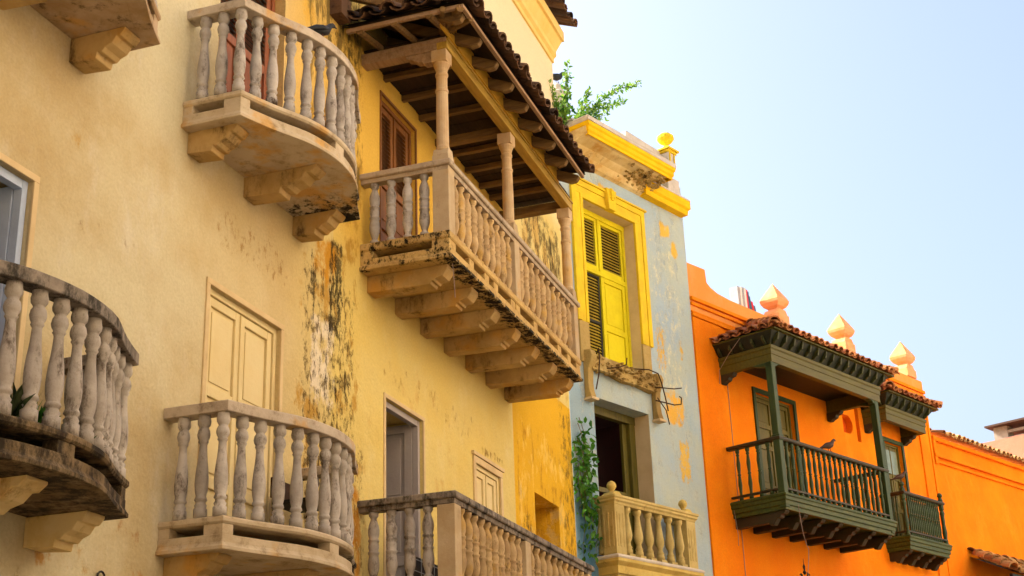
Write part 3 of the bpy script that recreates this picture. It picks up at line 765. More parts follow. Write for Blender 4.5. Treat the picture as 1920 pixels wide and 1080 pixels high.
# upper window: fixed frame, louvred top leaves, left open louvre, right plank leaf
q = MB(); q.box(.5, .56, -.24, -.17, 7.64, 9.96); q.box(1.72, 1.776, -.24, -.17, 7.64, 9.96); q.box(.5, 1.776, -.24, -.165, 9.93, 10.012); q.box(.56, 1.72, -.24, -.168, 9.03, 9.1); q.box(1.10, 1.15, -.24, -.169, 9.1, 9.93)
bw = q.build('window', M['shut_y'], blue, bevel=.004); bw['label'] = 'tall yellow window with dark louvred shutters and one plain yellow leaf'
leaf(bw, .57, 1.095, 9.1, 9.93, -.185, M['shut_y'], (), (0,), M['slat_y'], st=.05)
leaf(bw, 1.155, 1.715, 9.1, 9.93, -.185, M['shut_y'], (), (0,), M['slat_y'], st=.05)
leaf(bw, 1.13, 1.715, 7.66, 9.03, -.18, M['shut_y'], (8.25,), raised=True, st=.07)
leaf(bw, .57, .72, 7.66, 9.03, -.18, M['slat_y'], (8.35,), (0, 1), M['slat_y'], st=.03)
leaf(bw, .73, 1.12, 7.66, 9.03, -.205, M['slat_dk'], (8.30,), (0, 1), M['slat_y'], st=.035)
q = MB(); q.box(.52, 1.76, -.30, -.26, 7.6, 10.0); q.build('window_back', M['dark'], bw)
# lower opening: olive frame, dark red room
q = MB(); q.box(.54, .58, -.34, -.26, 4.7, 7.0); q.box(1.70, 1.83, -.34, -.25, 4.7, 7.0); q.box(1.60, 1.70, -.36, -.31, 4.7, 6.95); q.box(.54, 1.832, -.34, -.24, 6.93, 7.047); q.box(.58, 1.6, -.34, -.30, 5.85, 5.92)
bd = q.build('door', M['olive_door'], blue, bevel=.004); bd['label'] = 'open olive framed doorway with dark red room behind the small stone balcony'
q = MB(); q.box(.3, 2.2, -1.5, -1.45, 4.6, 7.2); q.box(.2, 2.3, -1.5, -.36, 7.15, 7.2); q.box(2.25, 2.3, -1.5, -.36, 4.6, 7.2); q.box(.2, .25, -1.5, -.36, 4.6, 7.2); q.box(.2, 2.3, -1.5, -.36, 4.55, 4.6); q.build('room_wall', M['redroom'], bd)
# upper cornice
q = MB()
q.sweep([(.18, -.05), (.18, .44), (2.30, .44), (2.30, -.05)], [(-.02, 10.78), (.0, 10.78), (.0, 10.82), (.02, 10.845), (.02, 10.90), (.04, 10.925), (.04, 10.985), (-.02, 10.985)])
cn = q.build('cornice', M['gold_trim'], blue, bevel=.004)
q = MB(); q.box(.15, 2.2, 0, .42, 10.80, 10.98)
q.prism([(0, 10.55), (.06, 10.58), (.12, 10.66), (.22, 10.73), (.36, 10.77), (.42, 10.80), (0, 10.80)], 's', .14, 2.05)
q.build('cornice_soffit', M['soffit'], cn, bevel=.003)
q = MB(); rr = random.Random(3)
for k in range(110):
    s = 2.2-abs(rr.gauss(0, .38)); d = rr.uniform(.0, .38); z = 10.60+d*.46+rr.uniform(-.03, .02); r = rr.uniform(.015, .045)
    q.lathe(s, d, [(r*.5, z-r*.3), (r*1.3, z-.1*r), (r*1.1, z+r*.3), (r*.3, z+r*.5)], 5, rr.uniform(0, 3))
q.build('broken_plaster', M['rubble'], cn, jitter=.012)
q = MB(); q.sweep([(.22, -.05), (.22, .40), (2.28, .40), (2.28, -.05)], [(-.3, 10.986), (.085, 10.986), (.085, 11.05), (.05, 11.09), (.0, 11.12), (-.3, 11.13)]); q.build('cornice_top', M['pale_parapet'], cn, jitter=.006, sub=2)
q = MB()
q.sweep([(2.0, -.02), (2.0, .14), (3.16, .14), (3.16, -.3)], [(-.15, 10.55), (-.01, 10.55), (0, 10.63), (.03, 10.66), (.03, 10.79), (-.15, 10.79)])
q.build('lower_cornice', M['gold_trim'], blue, bevel=.004)
q = MB(); q.sweep([(1.98, -.02), (1.98, .16), (3.18, .16), (3.18, -.3)], [(-.15, 10.79), (.015, 10.79), (.01, 10.82), (-.15, 10.84)]); q.build('lower_cornice_top', M['pale_parapet'], blue)
q = MB()
q.prism([(.16, 11.10), (.16, 11.13), (.5, 11.2), (1.1, 11.22), (1.5, 11.30), (1.52, 11.44), (2.5, 11.40), (2.5, 11.10)], 'd', -.05, .18)
q.box(2.42, 2.62, .14, .32, 11.1, 11.36)
q.build('parapet', M['pale_parapet'], blue, bevel=.01)
q = MB(); q.box(2.40, 2.64, .12, .34, 11.36, 11.40); q.box(2.37, 2.67, .09, .37, 11.40, 11.43)
q.lathe(2.52, .23, [(.09, 11.43), (.06, 11.48), (.035, 11.52), (.04, 11.54), (.10, 11.58), (.135, 11.63), (.13, 11.68), (.10, 11.70), (.085, 11.72), (.03, 11.745)], 14)
q.box(2.44, 2.47, .32, .335, 11.1, 11.36); q.box(2.56, 2.59, .32, .335, 11.1, 11.36)
q.build('urn', M['yellow_trim'], blue, bevel=.003)
q = MB(); q.box(2.7, 3.02, -.3, .10, 10.83, 11.12); q.build('pier', M['pale_parapet'], blue, bevel=.01)
# remains of a torn-off balcony under the window
q = MB(); rr = random.Random(8)
q.prism([(.40, 7.62), (1.95, 7.62), (1.98, 7.50), (2.05, 7.42), (1.9, 7.36), (1.5, 7.40), (1.2, 7.37), (.8, 7.43), (.42, 7.40)], 'd', -.05, .10)
for k in range(150):
    s = rr.uniform(.42, 2.02); d = rr.uniform(.05, .13); z = rr.uniform(7.36, 7.62); r = rr.uniform(.012, .035)
    q.lathe(s, d, [(r*.5, z-r*.5), (r*1.3, z), (r, z+r*.5), (r*.2, z+r*.7)], 5, rr.uniform(0, 3))
q.build('broken_slab', M['rubble'], blue, jitter=.012)
for s in (.40, 2.0):
    q = MB(); q.prism([(0, 7.68), (.13, 7.66), (.16, 7.58), (.14, 7.5), (.09, 7.40), (.075, 7.2), (.09, 7.08), (.11, 7.02), (.11, 6.98), (0, 6.98)], 's', s-.06, s+.06)
    q.build('scroll_bracket', M['rubble'], blue, bevel=.012)
    q = MB(); q.box(s-.08, s+.08, 0, .14, 6.95, 6.985); q.build('bracket_foot', M['reveal_cream'], blue, bevel=.004)
q = MB()
q.tube([(.5, .12, 7.62), (.42, .22, 7.66), (.40, .24, 7.5), (.42, .2, 7.3), (.38, .17, 7.08)], .010, 5)
q.tube([(.75, .08, 7.48), (.9, .2, 7.50), (1.0, .26, 7.55), (1.05, .24, 7.66)], .009, 5)
q.tube([(1.3, .08, 7.60), (1.6, .22, 7.62), (1.8, .24, 7.60), (1.93, .2, 7.5), (2.0, .2, 7.3), (2.05, .2, 7.1)], .010, 5)
q.tube([(1.9, .1, 7.45), (2.1, .3, 7.42), (2.2, .36, 7.44)], .009, 5); q.tube([(1.9, .1, 7.25), (2.15, .25, 7.2), (2.25, .3, 7.22), (2.27, .3, 7.32), (2.22, .3, 7.33)], .010, 5)
q.tube([(1.95, .1, 7.3), (2.0, .2, 7.1), (2.06, .2, 6.9)], .008, 5)
q.build('rusty_rod', M['rust'], blue)
# stone balcony of the blue house
path = [(.43, 0), (.43, .32), (2.33, .32), (2.33, 0)]
q = MB(); q.sweep(path, [(-.3, 4.60), (.0, 4.60), (.0, 4.70), (.02, 4.72), (.05, 4.75), (.05, 4.79), (-.3, 4.79)]); q.box(.5, 2.26, 0, .3, 4.61, 4.78)
bb = q.build('balcony', M['faded_y'], blue, bevel=.004); bb['label'] = 'small stone balcony with ball finials on its corner posts'
q = MB(); q.sweep(path, [(-.2, 4.55-.3), (-.03, 4.25), (-.03, 4.6), (-.2, 4.6)]); q.build('apron', M['blue_bal'], bb)
q = MB(); q.sweep(path, [(-.15, 4.79), (.055, 4.79), (.06, 4.81), (.05, 4.83), (.02, 4.845), (-.15, 4.845)]); q.build('slab_edge', M['pale_parapet'], bb)
q = MB(); q.sweep(path, [(-.13, 5.50), (.0, 5.50), (.01, 5.53), (.03, 5.55), (.03, 5.575), (.045, 5.59), (.045, 5.62), (-.13, 5.62)]); q.build('handrail', M['blue_bal'], bb, bevel=.003)
for s in (.43+.11, 2.33-.11):
    q = MB(); q.box(s-.11, s+.11, .10, .318, 4.845, 5.50); q.box(s-.075, s-.055, .318, .324, 4.95, 5.4); q.box(s+.055, s+.075, .318, .324, 4.95, 5.4); q.box(s-.02, s+.02, .318, .324, 4.95, 5.38)
    if s < 1: 
        for d in (.13, .2, .27): q.box(s-.117, s-.11, d-.015, d+.015, 4.95, 5.4)
    q.build('corner_post', M['blue_bal'], bb, bevel=.004)
    q = MB(); q.prism([(s-.13, 5.62), (s+.13, 5.62), (s+.04, 5.68), (s-.04, 5.68)], 'd', .12, .30)
    q.lathe(s, .21, [(.035, 5.67), (.03, 5.70), (.045, 5.72), (.062, 5.75), (.064, 5.775), (.05, 5.81), (.018, 5.832)], 14); q.build('ball_finial', M['faded_y'], bb)
for k in range(6):
    o = inst(PR_D, 'baluster', bb, (.78+.245*k, .25, 4.88))
q = MB(); 
for k in range(6): q.box(.78+.245*k-.065, .78+.245*k+.065, .185, .315, 4.845, 4.885)
q.build('plinth', M['blue_bal'], bb, bevel=.004)
inst(PR_D, 'baluster', bb, (.50, .04, 4.88))

# ================================================================== ORANGE HOUSE
ora = thing('orange_house', 'orange house with green wooden roofed balconies and pointed finials on its parapet', 'house', FO, (0, 0, 0))
OD1 = (1.60, 2.74, 5.9, 8.00, .12); OD2 = (5.78, 6.45, 5.9, 7.92, .12)
SL = (4.84, 4.97, 7.74, 8.48, .12)
OL = 3.0
wb = wall_mb(0, 7.72, 0, 8.9, [OD1, OD2, SL, (4.38, 4.72, 7.83, 8.16, .12)], .5)
build_wall(wb, 'wall', M['orange'], ora)
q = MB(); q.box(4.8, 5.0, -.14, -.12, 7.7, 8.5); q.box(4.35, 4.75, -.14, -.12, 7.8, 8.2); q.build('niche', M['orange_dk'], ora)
# the niche is half round: fill its two right-hand corners
q = MB()
for sg in (0, 1):
    pts = [(4.725, 8.165 if sg else 7.825)]; r = .168
    for k in range(9):
        t = math.pi/2*k/8; zz = 7.995+(r if sg else -r)*math.sin(t); pts.append((4.55+.165*math.cos(t), zz))
    pts.append((4.55, 8.165 if sg else 7.825)); 
    q.prism(pts, 'd', -.11, -.001)
q.build('niche_edge', M['orange'], ora)
q = MB(); pts = [(0, 8.9), (0, 9.81), (.50, 9.82), (.52, 9.60), (.62, 9.54), (.8, 9.49), (1.17, 9.46), (7.72, 9.44), (7.72, 8.9)]
q.prism(pts, 'd', -.40, .0); q.build('parapet', M['orange_lit'], ora, bevel=.012)
q = MB()
for z, p, h in ((9.17, .05, .06), (9.09, .035, .05), (8.90, .045, .06), (8.97, .03, .03)): q.box(-.0, 7.70, 0, p, z, z+h)
q.build('moulding', M['orange'], ora, bevel=.006)
q = MB(); q.box(.004, .76, -.01, .03, 0, 8.89); q.build('pilaster', M['orange'], ora, bevel=.004)
q = MB(); q.box(7.25, 7.71, -.01, .03, 0, 8.89); q.box(7.60, 7.66, .03, .05, 0, 8.88); q.build('pilaster', M['orange'], ora, bevel=.004)
for s in (2.74, 4.97, 7.30):
    q = MB(); q.box(s-.17, s+.17, -.30, .03, 9.44, 9.60)
    q.prism([(s-.17, 9.60), (s+.17, 9.60), (s+.10, 9.70), (s-.10, 9.70)], 'd', -.28, .01)
    R2 = math.sqrt(2); q.lathe(s, -.13, [(.09*R2, 9.68), (.085*R2, 9.72), (.14*R2, 9.76), (.175*R2, 9.82), (.185*R2, 9.87), (.165*R2, 9.92), (.01, 10.20)], 4, math.pi/4)
    q.build('finial', M['finial'], ora, bevel=.008)
def ddoor(h, lab, glass=False):
    o = double_door(ora, h, M['olive_door'], (6.5, 7.15, 7.5) if not glass else (6.7, 7.3), label=lab)
    surround(o, h, .07, .03, M['green'], 'door_surround')
    if glass:
        g_ = MB(); g_.box(h[0]+.13, h[1]-.1, -.075, -.068, 7.36, 7.8); g_.build('pane', M['gl'], o)
    return o
ddoor(OD1, 'olive double door behind the large green balcony'); ddoor(OD2, 'narrow green door with a glazed panel behind the small green balcony', True)

def wood_balcony(s0, s1, dd, zb, zr, label, nside, nfront, cor_n, pr, posts=None, skew=False):
    q = MB(); path = [(s0, 0), (s0, dd), (s1, dd), (s1, 0)]
    q.sweep(path, [(-.10, zb), (-.02, zb), (-.02, zb+.06), (0, zb+.07), (0, zb+.13), (.02, zb+.14), (.02, zb+.19), (.035, zb+.20), (.035, zb+.225), (.0, zb+.25), (-.10, zb+.25)])
    q.box(s0+.05, s1-.05, 0, dd-.05, zb+.02, zb+.07)
    bal = q.build('balcony', M['green_bal'], ora, bevel=.004); bal['label'] = label
    q = MB(); q.sweep(path, [(-.075, zb+.30), (-.01, zb+.30), (-.01, zb+.33), (-.075, zb+.33)]); q.sweep(path, [(-.08, zr-.06), (.0, zr-.06), (.015, zr-.04), (.015, zr-.012), (0, zr), (-.08, zr)])
    q.build('handrail', M['green_rail'], bal, bevel=.004)
    rnd = random.Random(int(s0*10))
    for k in range(nside):
        t = .10+(dd-.25)*(k+.5)/nside
        o = inst(pr, 'baluster', bal, (s0+.045, t, zb+.25), rnd.uniform(0, 6)); inst(pr, 'baluster', bal, (s1-.045, t, zb+.25), rnd.uniform(0, 6))
    for k in range(nfront):
        t = s0+.16+(s1-s0-.32)*(k+.5)/nfront; inst(pr, 'baluster', bal, (t, dd-.045, zb+.25), rnd.uniform(0, 6))
    for k in range(cor_n):
        s = s0+.06+(s1-s0-.22)*k/(cor_n-1); q = MB(); L = dd-.06
        q.prism([(0, zb+.003), (0, zb-.15), (L-.30, zb-.15), (L-.28, zb-.19), (L-.22, zb-.19), (L-.19, zb-.15), (L-.15, zb-.10), (L-.10, zb-.10), (L-.08, zb-.06), (L-.03, zb-.05), (L, zb-.02), (L, zb+.003)], 's', s, s+.11)
        q.build('corbel', M['green_d2'], bal, bevel=.006)
    return bal
M['green_bal'] = wood('green_yellow_fascia', '#2c3c14', '#485014', '#12180c', .5, 's', .5)
M['green_rail'] = wood('dark_rail_wood', '#3c3016', '#2c2812', '#141008', .5, 's', .4)
M['green_d2'] = wood('dark_corbel_wood', '#2c2c16', '#3a2c16', '#0e0c06', .6, 'd', .5)
gb = wood_balcony(.60, 3.90, .97, 5.80, 6.90, 'large green wooden balcony with two posts carrying its roof', 4, 19, 7, PR_C)
for s in (.60+.06, 3.90-.07):
    q = MB(); q.box(s-.055, s+.055, .97-.115, .97-.005, 5.83, 8.06); q.box(s-.065, s+.065, .97-.125, .98, 6.84, 6.93); q.build('post', M['green'], gb, bevel=.008)
sb = wood_balcony(5.38, 6.90, .46, 5.84, 6.86, 'small green slatted balcony without posts, at the far end', 3, 17, 4, PR_C2)
for s in (5.42, 6.86):
    q = MB(); q.lathe(s, .42, [(.04, 6.05), (.04, 6.15), (.03, 6.18), (.045, 6.3), (.03, 6.45), (.035, 6.6), (.045, 6.65), (.03, 6.7), (.045, 6.72), (.045, 6.9), (.03, 6.92), (.03, 6.94), (.05, 6.97), (.04, 7.01), (.01, 7.03)], 10)
    q.build('corner_post', M['green'], sb)

def wood_roof(s0, s1, dd, zbm, label, posts, over=.20, nb=15, seed=2):
    """beam box at depth dd, eave beyond it, hipped tile slopes"""
    zt = zbm+.27; ez_ = zt+.18; e = dd+over
    rise = .46
    b = MB()
    a0, a1 = s0-over*.75, s1+over*1.2
    tiles(b, (a0, e, ez_+.03), (a1, e, ez_+.03), (0, -1, rise), e*1.1, (True, True), sp=.185, r=.078, seed=seed, tl=.28)
    tiles(b, (a0, .05, ez_+.03), (a0, e, ez_+.03), (1, 0, rise), 1.0, (False, True), sp=.185, r=.078, seed=seed+1, tl=.28)
    tiles(b, (a1, .05, ez_+.03), (a1, e, ez_+.03), (-1, 0, rise), 1.0, (False, True), sp=.185, r=.078, seed=seed+2, tl=.28)
    h = min(e, (a1-a0)/2)
    ridge(b, (a0, e, ez_+.05), (a0+h, e-h, ez_+.05+rise*h), .09); ridge(b, (a1, e, ez_+.05), (a1-h, e-h, ez_+.05+rise*h), .09)
    ro = b.build('balcony_roof', M['tile_o'], ora); ro['label'] = label
    q = MB()
    zz = ez_+.025
    q.add([(a0, e, zz), (a1, e, zz), (a1-h, e-h, zz+rise*h), (a0+h, e-h, zz+rise*h)], [(0, 1, 2, 3)])
    q.add([(a0, e, zz), (a0+h, e-h, zz+rise*h), (a0+h, 0, zz+rise*h), (a0, 0, zz)], [(0, 1, 2, 3)]); q.add([(a1, e, zz), (a1-h, e-h, zz+rise*h), (a1-h, 0, zz+rise*h), (a1, 0, zz)], [(0, 1, 2, 3)])
    q.box(s0+.02, s1-.02, 0, dd-.03, zt-.05, zt-.03)
    q.build('roof_boards', M['green_d'], ro)
    q = MB(); pth = [(a0, 0), (a0, e), (a1, e), (a1, 0)]
    q.sweep(pth, [(-.06, ez_-.0), (-.0, ez_-.0), (.0, ez_+.025), (-.06, ez_+.025)]); q.build('eave_fascia', M['olive'], ro, bevel=.003)
    # soffit board sloping from beam to eave and the row of little brackets
    q = MB(); q.sweep([(s0, 0), (s0, dd), (s1, dd), (s1, 0)], [(-.02, zt+.001), (.0, zt+.001), (over*.72, ez_+.0), (over*.72, ez_+.015), (-.02, ez_+.015)]); q.build('soffit', M['green_d'], ro)
    q = MB()
    for k in range(nb):
        s = s0+.02+(s1-s0-.08)*k/(nb-1)
        q.prism([(dd-.02, zt+.01), (dd+.06, zt+.01), (dd+.10, zt+.05), (dd+.13, zt+.06), (e-.045, ez_-.03), (e-.045, ez_), (dd-.02, ez_)], 's', s, s+.035)
    for k in range(5):
        d = .08+(dd-.16)*k/4; q.prism([(s0+.02, zt+.01), (s0-.06, zt+.01), (s0-.11, zt+.06), (a0+.045, ez_-.03), (a0+.045, ez_), (s0+.02, ez_)], 'd', d, d+.035)
    q.build('eave_bracket', M['olive2'], ro, bevel=.003)
    q = MB(); q.sweep([(s0, 0), (s0, dd), (s1, dd), (s1, 0)], [(-.10, zbm), (0, zbm), (0, zbm+.12), (.012, zbm+.13), (.012, zbm+.20), (.03, zbm+.22), (.03, zbm+.268), (-.10, zbm+.268)])
    q.build('beam', M['olive'], ro, bevel=.004)
    for s in (s0+.005, s1-.115):
        q = MB(); q.prism([(0, zbm+.003), (0, zbm-.14), (.06, zbm-.15), (.10, zbm-.12), (.16, zbm-.10), (.18, zbm-.06), (.24, zbm-.05), (.27, zbm-.01), (.27, zbm+.003)], 's', s, s+.11)
        q.build('wall_bracket', M['green_d2'], ro, bevel=.004)
    for s in posts:
        q = MB(); L = .22
        q.prism([(s-.055, zbm+.003), (s-.055, zbm-.07), (s+.055, zbm-.07), (s+.07, zbm-.05), (s+.11, zbm-.045), (s+.14, zbm-.015), (s+L, zbm-.005), (s+L, zbm+.003)] if s < 2 else
                [(s+.055, zbm+.003), (s+.055, zbm-.07), (s-.055, zbm-.07), (s-.07, zbm-.05), (s-.11, zbm-.045), (s-.14, zbm-.015), (s-L, zbm-.005), (s-L, zbm+.003)], 'd', dd-.11, dd-.01)
        q.prism([(dd-.11, zbm+.002), (dd-.11, zbm-.07), (dd-.2, zbm-.05), (dd-.32, zbm-.02), (dd-.34, zbm+.002)], 's', s-.05, s+.05)
        q.build('post_bracket', M['green'], ro, bevel=.004)
    return ro
M['olive2'] = wood('olive_bracket_wood', '#3c3e18', '#2c3016', '#14180a', .55, 'd', .4)
wood_roof(.62, 3.96, .97, 8.06, 'terracotta tile roof over the large green balcony', (.66, 3.83))
wood_roof(5.12, 6.60, .46, 8.09, 'small terracotta tile roof over the small green balcony', (), over=.20, nb=7, seed=12)

# ================================================================== FAR RIGHT ORANGE HOUSE
far = thing('low_orange_house', 'lower orange house with tile coping and plain wall at the right edge', 'house', FR, (0, 0, 0))
wb = wall_mb(0, 12, 0, 8.36, [], .4); build_wall(wb, 'wall', M['orange'], far)
q = MB()
for z, p, h in ((8.26, .07, .08), (8.0, .05, .035), (7.94, .075, .06), (7.83, .05, .04)): q.box(.0, 12, 0, p, z, z+h)
q.box(0, .1, 0, .06, 7.8, 8.36); q.build('moulding', M['orange'], far, bevel=.006)
q = MB(); tiles(q, (.2, .14, 8.375), (11.9, .14, 8.375), (0, -1, .35), .55, sp=.19, r=.075, seed=21); q.build('coping', M['tile_r'], far)
q = MB(); tiles(q, (.3, 1.1, 5.62), (7.5, 1.1, 5.62), (0, -1, .46), 1.2, (True, False), sp=.19, r=.08, seed=33, tl=.26); ridge(q, (.9, .05, 6.14), (7.4, .05, 6.16), .1, .36, seed=5); ridge(q, (.25, 1.1, 5.66), (.95, .1, 6.14), .1, .3)
lr = q.build('awning_roof', M['tile_r'], far); lr['label'] = 'small terracotta lean-to roof at the bottom right corner'
q = MB(); q.add([(.3, 1.1, 5.62), (7.5, 1.1, 5.62), (7.5, 0, 6.12), (.9, 0, 6.12)], [(0, 1, 2, 3)]); q.box(.3, 7.5, 1.0, 1.06, 5.5, 5.6); q.build('roof_boards', M['green_d'], lr)

# ================================================================== PINK BUILDING BEHIND
S_ = 14.0
pink = thing('pink_house', 'distant pink house with a grey rooftop shelter behind the tile coping', 'house', FR, (S_, -5, 0))
q = MB(); q.box(S_, S_+6, -5.75, 1.0, 0, 11.66); q.build('wall', M['pink'], pink)
q = MB(); q.box(S_+.1, S_+.5, -4.97, -4.55, 11.66, 12.05); q.box(S_+1.9, S_+2.3, -4.97, -4.6, 11.66, 12.05); q.box(S_+.12, S_+.3, -4.55, 1.0, 11.66, 11.72); q.box(S_+.12, S_+.24, -4.55, 1.0, 11.84, 11.92); q.box(S_+.1, S_+.5, -2.9, -2.6, 11.66, 12.05)
sh = q.build('roof_shelter', M['grey_shed'], pink)
q = MB(); q.prism([(-5.12, 12.05), (1.2, 12.05), (1.2, 12.15), (-5.12, 12.10)], 's', S_-.15, S_+2.6); q.build('shelter_roof', M['brown_wood'], sh)

# ================================================================== HOUSES ACROSS THE STREET (outside the frame; they throw warm light back, the one behind the viewer is added to block it)
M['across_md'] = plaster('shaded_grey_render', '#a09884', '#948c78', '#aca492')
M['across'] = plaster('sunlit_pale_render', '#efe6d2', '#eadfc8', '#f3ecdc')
for nm, fr_, s0, s1, d0, h, lb_ in (('facing_house', FY, -10.9, 5, 7.4, 13, 'pale house across the street beside the viewer'), ('facing_house', FY, 5.02, 15.0, 7.6, 14, 'taller pale house across the street further along'),
                               ('facing_house', FO, 1.0, 16, 7.5, 13.5, 'pale house across the street opposite the orange house')):
    t = thing(nm, lb_, 'house', fr_, (s0, d0, 0), 'houses across the street')
    q = MB(); q.box(s0, s1, d0, d0+6, 0, h)
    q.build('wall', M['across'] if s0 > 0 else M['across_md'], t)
    q = MB(); q.box(s0, s1, d0-.15, d0+.1, h-.3, h-.02); q.build('cornice', M['pale_parapet'], t)
    k = s0+1.2
    while k < s1-1.5:
        for z in (1.0, 4.3, 7.0, 10.2):
            q = MB(); q.box(k, k+1.0, d0-.04, d0-.002, z, z+1.9); q.build('window', M['door_brown'], t)
        k += 2.4

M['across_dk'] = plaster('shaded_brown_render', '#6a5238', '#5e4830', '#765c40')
t = thing('end_blocker', 'added tall brown block behind the viewer, cutting light along the street', 'house', FY, (-11, 0, 0), 'houses across the street')  # unseen block added to darken faces turned towards the viewer
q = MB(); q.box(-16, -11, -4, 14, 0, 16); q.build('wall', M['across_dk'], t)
q = MB(); q.box(-11.0, -10.9, -4, 14, 15.5, 15.9); q.build('cornice', M['pale_parapet'], t)
for d in (1, 4, 7, 10):
    for z in (1.0, 4.6, 8.2, 11.8):
        q = MB(); q.box(-10.998, -10.95, d, d+1.1, z, z+2.0); q.build('window', M['door_brown'], t)

# ================================================================== PLANTS
def leafcard(b, p, dirn, size, rnd, up_=None, fold=.25, wid=.24):
    t = Vector(dirn).normalized(); a = Vector((rnd.uniform(-1, 1), rnd.uniform(-1, 1), rnd.uniform(-.3, 1)))
    sd_ = t.cross(a)
    if sd_.length < .05: sd_ = t.cross(Vector((1, 0, .2)))
    sd_.normalize(); nn = sd_.cross(t)
    p = Vector(p); W = size*wid; L = size
    mid1 = p+t*L*.35; mid2 = p+t*L*.7; tip = p+t*L+nn*(-.12*L)
    l1 = mid1+sd_*W+nn*fold*W; r1 = mid1-sd_*W+nn*fold*W; l2 = mid2+sd_*W*.75+nn*(fold*W-.03*L); r2 = mid2-sd_*W*.75+nn*(fold*W-.03*L)
    b.add([p, l1, l2, tip, r2, r1, mid1, mid2], [(0, 6, 1), (0, 5, 6), (6, 7, 2, 1), (6, 5, 4, 7), (7, 3, 2), (7, 4, 3)])
def make_plant(name, label, cat, fr, base, branches, leafsize, step, lm, n_per=3, spread=.07, stemr=.008):
    rnd = random.Random(int(base[0]*77+base[2]*5)); t = thing(name, label, cat, fr, base)
    st = MB(); lf = MB()
    for pts in branches:
        P = [Vector(p) for p in pts]; st.tube(P, [stemr*(1-.7*i/(len(P)-1)) for i in range(len(P))], 5)
        for i in range(len(P)-1):
            L = (P[i+1]-P[i]).length; n = max(1, int(L/step)); dr = (P[i+1]-P[i]).normalized()
            for k in range(n):
                p = P[i].lerp(P[i+1], (k+rnd.random())/n)
                fr_ = (i+k/n)/(len(P)-1)
                for _ in range(n_per):
                    dv = Vector((rnd.gauss(0, 1), rnd.gauss(0, 1), rnd.gauss(0, 1))).normalized()*.9+dr*.8
                    q = p+Vector((rnd.gauss(0, spread), rnd.gauss(0, spread), rnd.gauss(0, spread)))*(1-.6*fr_)
                    leafcard(lf, q, dv, leafsize*rnd.uniform(.6, 1.2)*(1-.35*fr_), rnd)
    st.build('stem', M['stem'], t); lf.build('foliage', lm, t)
    return t
rn = random.Random(2)
o_ = (.32, .0, 11.02)
def br(*pts): return [(.30+rn.uniform(-.12, .18), .02, 10.98)]+list(pts)
make_plant('rooftop_shrub', 'bright green leafy shrub growing out of the roof edge above the yellow cornice', 'shrub', FB, o_, [
    br((.30, .0, 11.4), (.33, .0, 11.8), (.34, .02, 12.18)), br((.2, .0, 11.35), (.28, 0, 11.65), (.30, 0, 11.98)),
    br((.0, 0, 11.3), (-.18, .0, 11.6), (-.30, 0, 11.88)), br((-.05, .05, 11.3), (-.22, .05, 11.55), (-.33, .05, 11.72)),
    br((.1, 0, 11.2), (-.05, 0, 11.5), (-.12, .0, 11.68)),
    br((.7, .02, 11.4), (1.1, .03, 11.85), (1.6, .04, 12.25), (2.15, .05, 12.55)), br((.65, .02, 11.3), (1.0, .05, 11.65), (1.35, .05, 11.85), (1.75, .05, 12.1)),
    br((.55, 0, 11.35), (.75, 0, 11.65), (.85, 0, 11.95)), br((.5, .05, 11.2), (.8, .08, 11.4), (1.15, .08, 11.6)), br((.4, .1, 11.15), (.5, .1, 11.4), (.55, .1, 11.6)),
    br((.1, .1, 11.1), (.05, .12, 11.25), (.0, .12, 11.35)), br((.6, .1, 11.1), (.8, .12, 11.2), (.95, .12, 11.3))], .10, .030, M['leaf'], 4, .05)
iv = []
for k in range(9):
    x0 = .02+.035*k; top = rn.uniform(6.0, 6.75)
    pts = [(x0, .02, top)]; z = top
    while z > (5.0 if k % 2 else 5.5): z -= .25; pts.append((x0+rn.uniform(-.05, .07)+.05*math.sin(z*4), .05+rn.uniform(0, .05), z))
    iv.append(pts)
make_plant('ivy', 'green ivy hanging down the corner between the golden wall and the blue house', 'climbing plant', FB, (.1, 0, 5.0), iv, .13, .08, M['ivy'], 3, .06, .005)
for i, (s, d, z, lb_) in enumerate(((5.36, 0.60, 3.485, 'dark spiky succulent behind the balusters of the blackened curved balcony, leftmost of three'),
                               (5.50, 0.63, 3.485, 'pale green tufted plant between two balusters of the blackened curved balcony, middle of three'),
                               (5.98, 0.62, 3.485, 'purple brown spiky rosette at the curved edge of the blackened balcony, rightmost of three'))):
    t = thing('potted_plant', lb_, 'plant', FY, (s, d, z), 'small plants on the left balcony'); rnd = random.Random(i)
    q = MB(); q.lathe(s, d, [(.03, z), (.036, z+.03), (.04, z+.035), (.03, z+.04)], 10); q.build('pot', M['pot'], t)
    q = MB(); n = (40, 40, 34)[i]; hh = (.22, .15, .14)[i]
    for k in range(n):
        an = rnd.uniform(0, 6.28); el = rnd.uniform(.25, 1.4); dv = (math.cos(an)*math.cos(el), math.sin(an)*math.cos(el), math.sin(el)); leafcard(q, (s, d, z+.035), dv, hh*rnd.uniform(.6, 1.1), rnd, wid=.09)
    q.build('foliage', M['dleaf'] if i != 1 else M['ivy'], t)

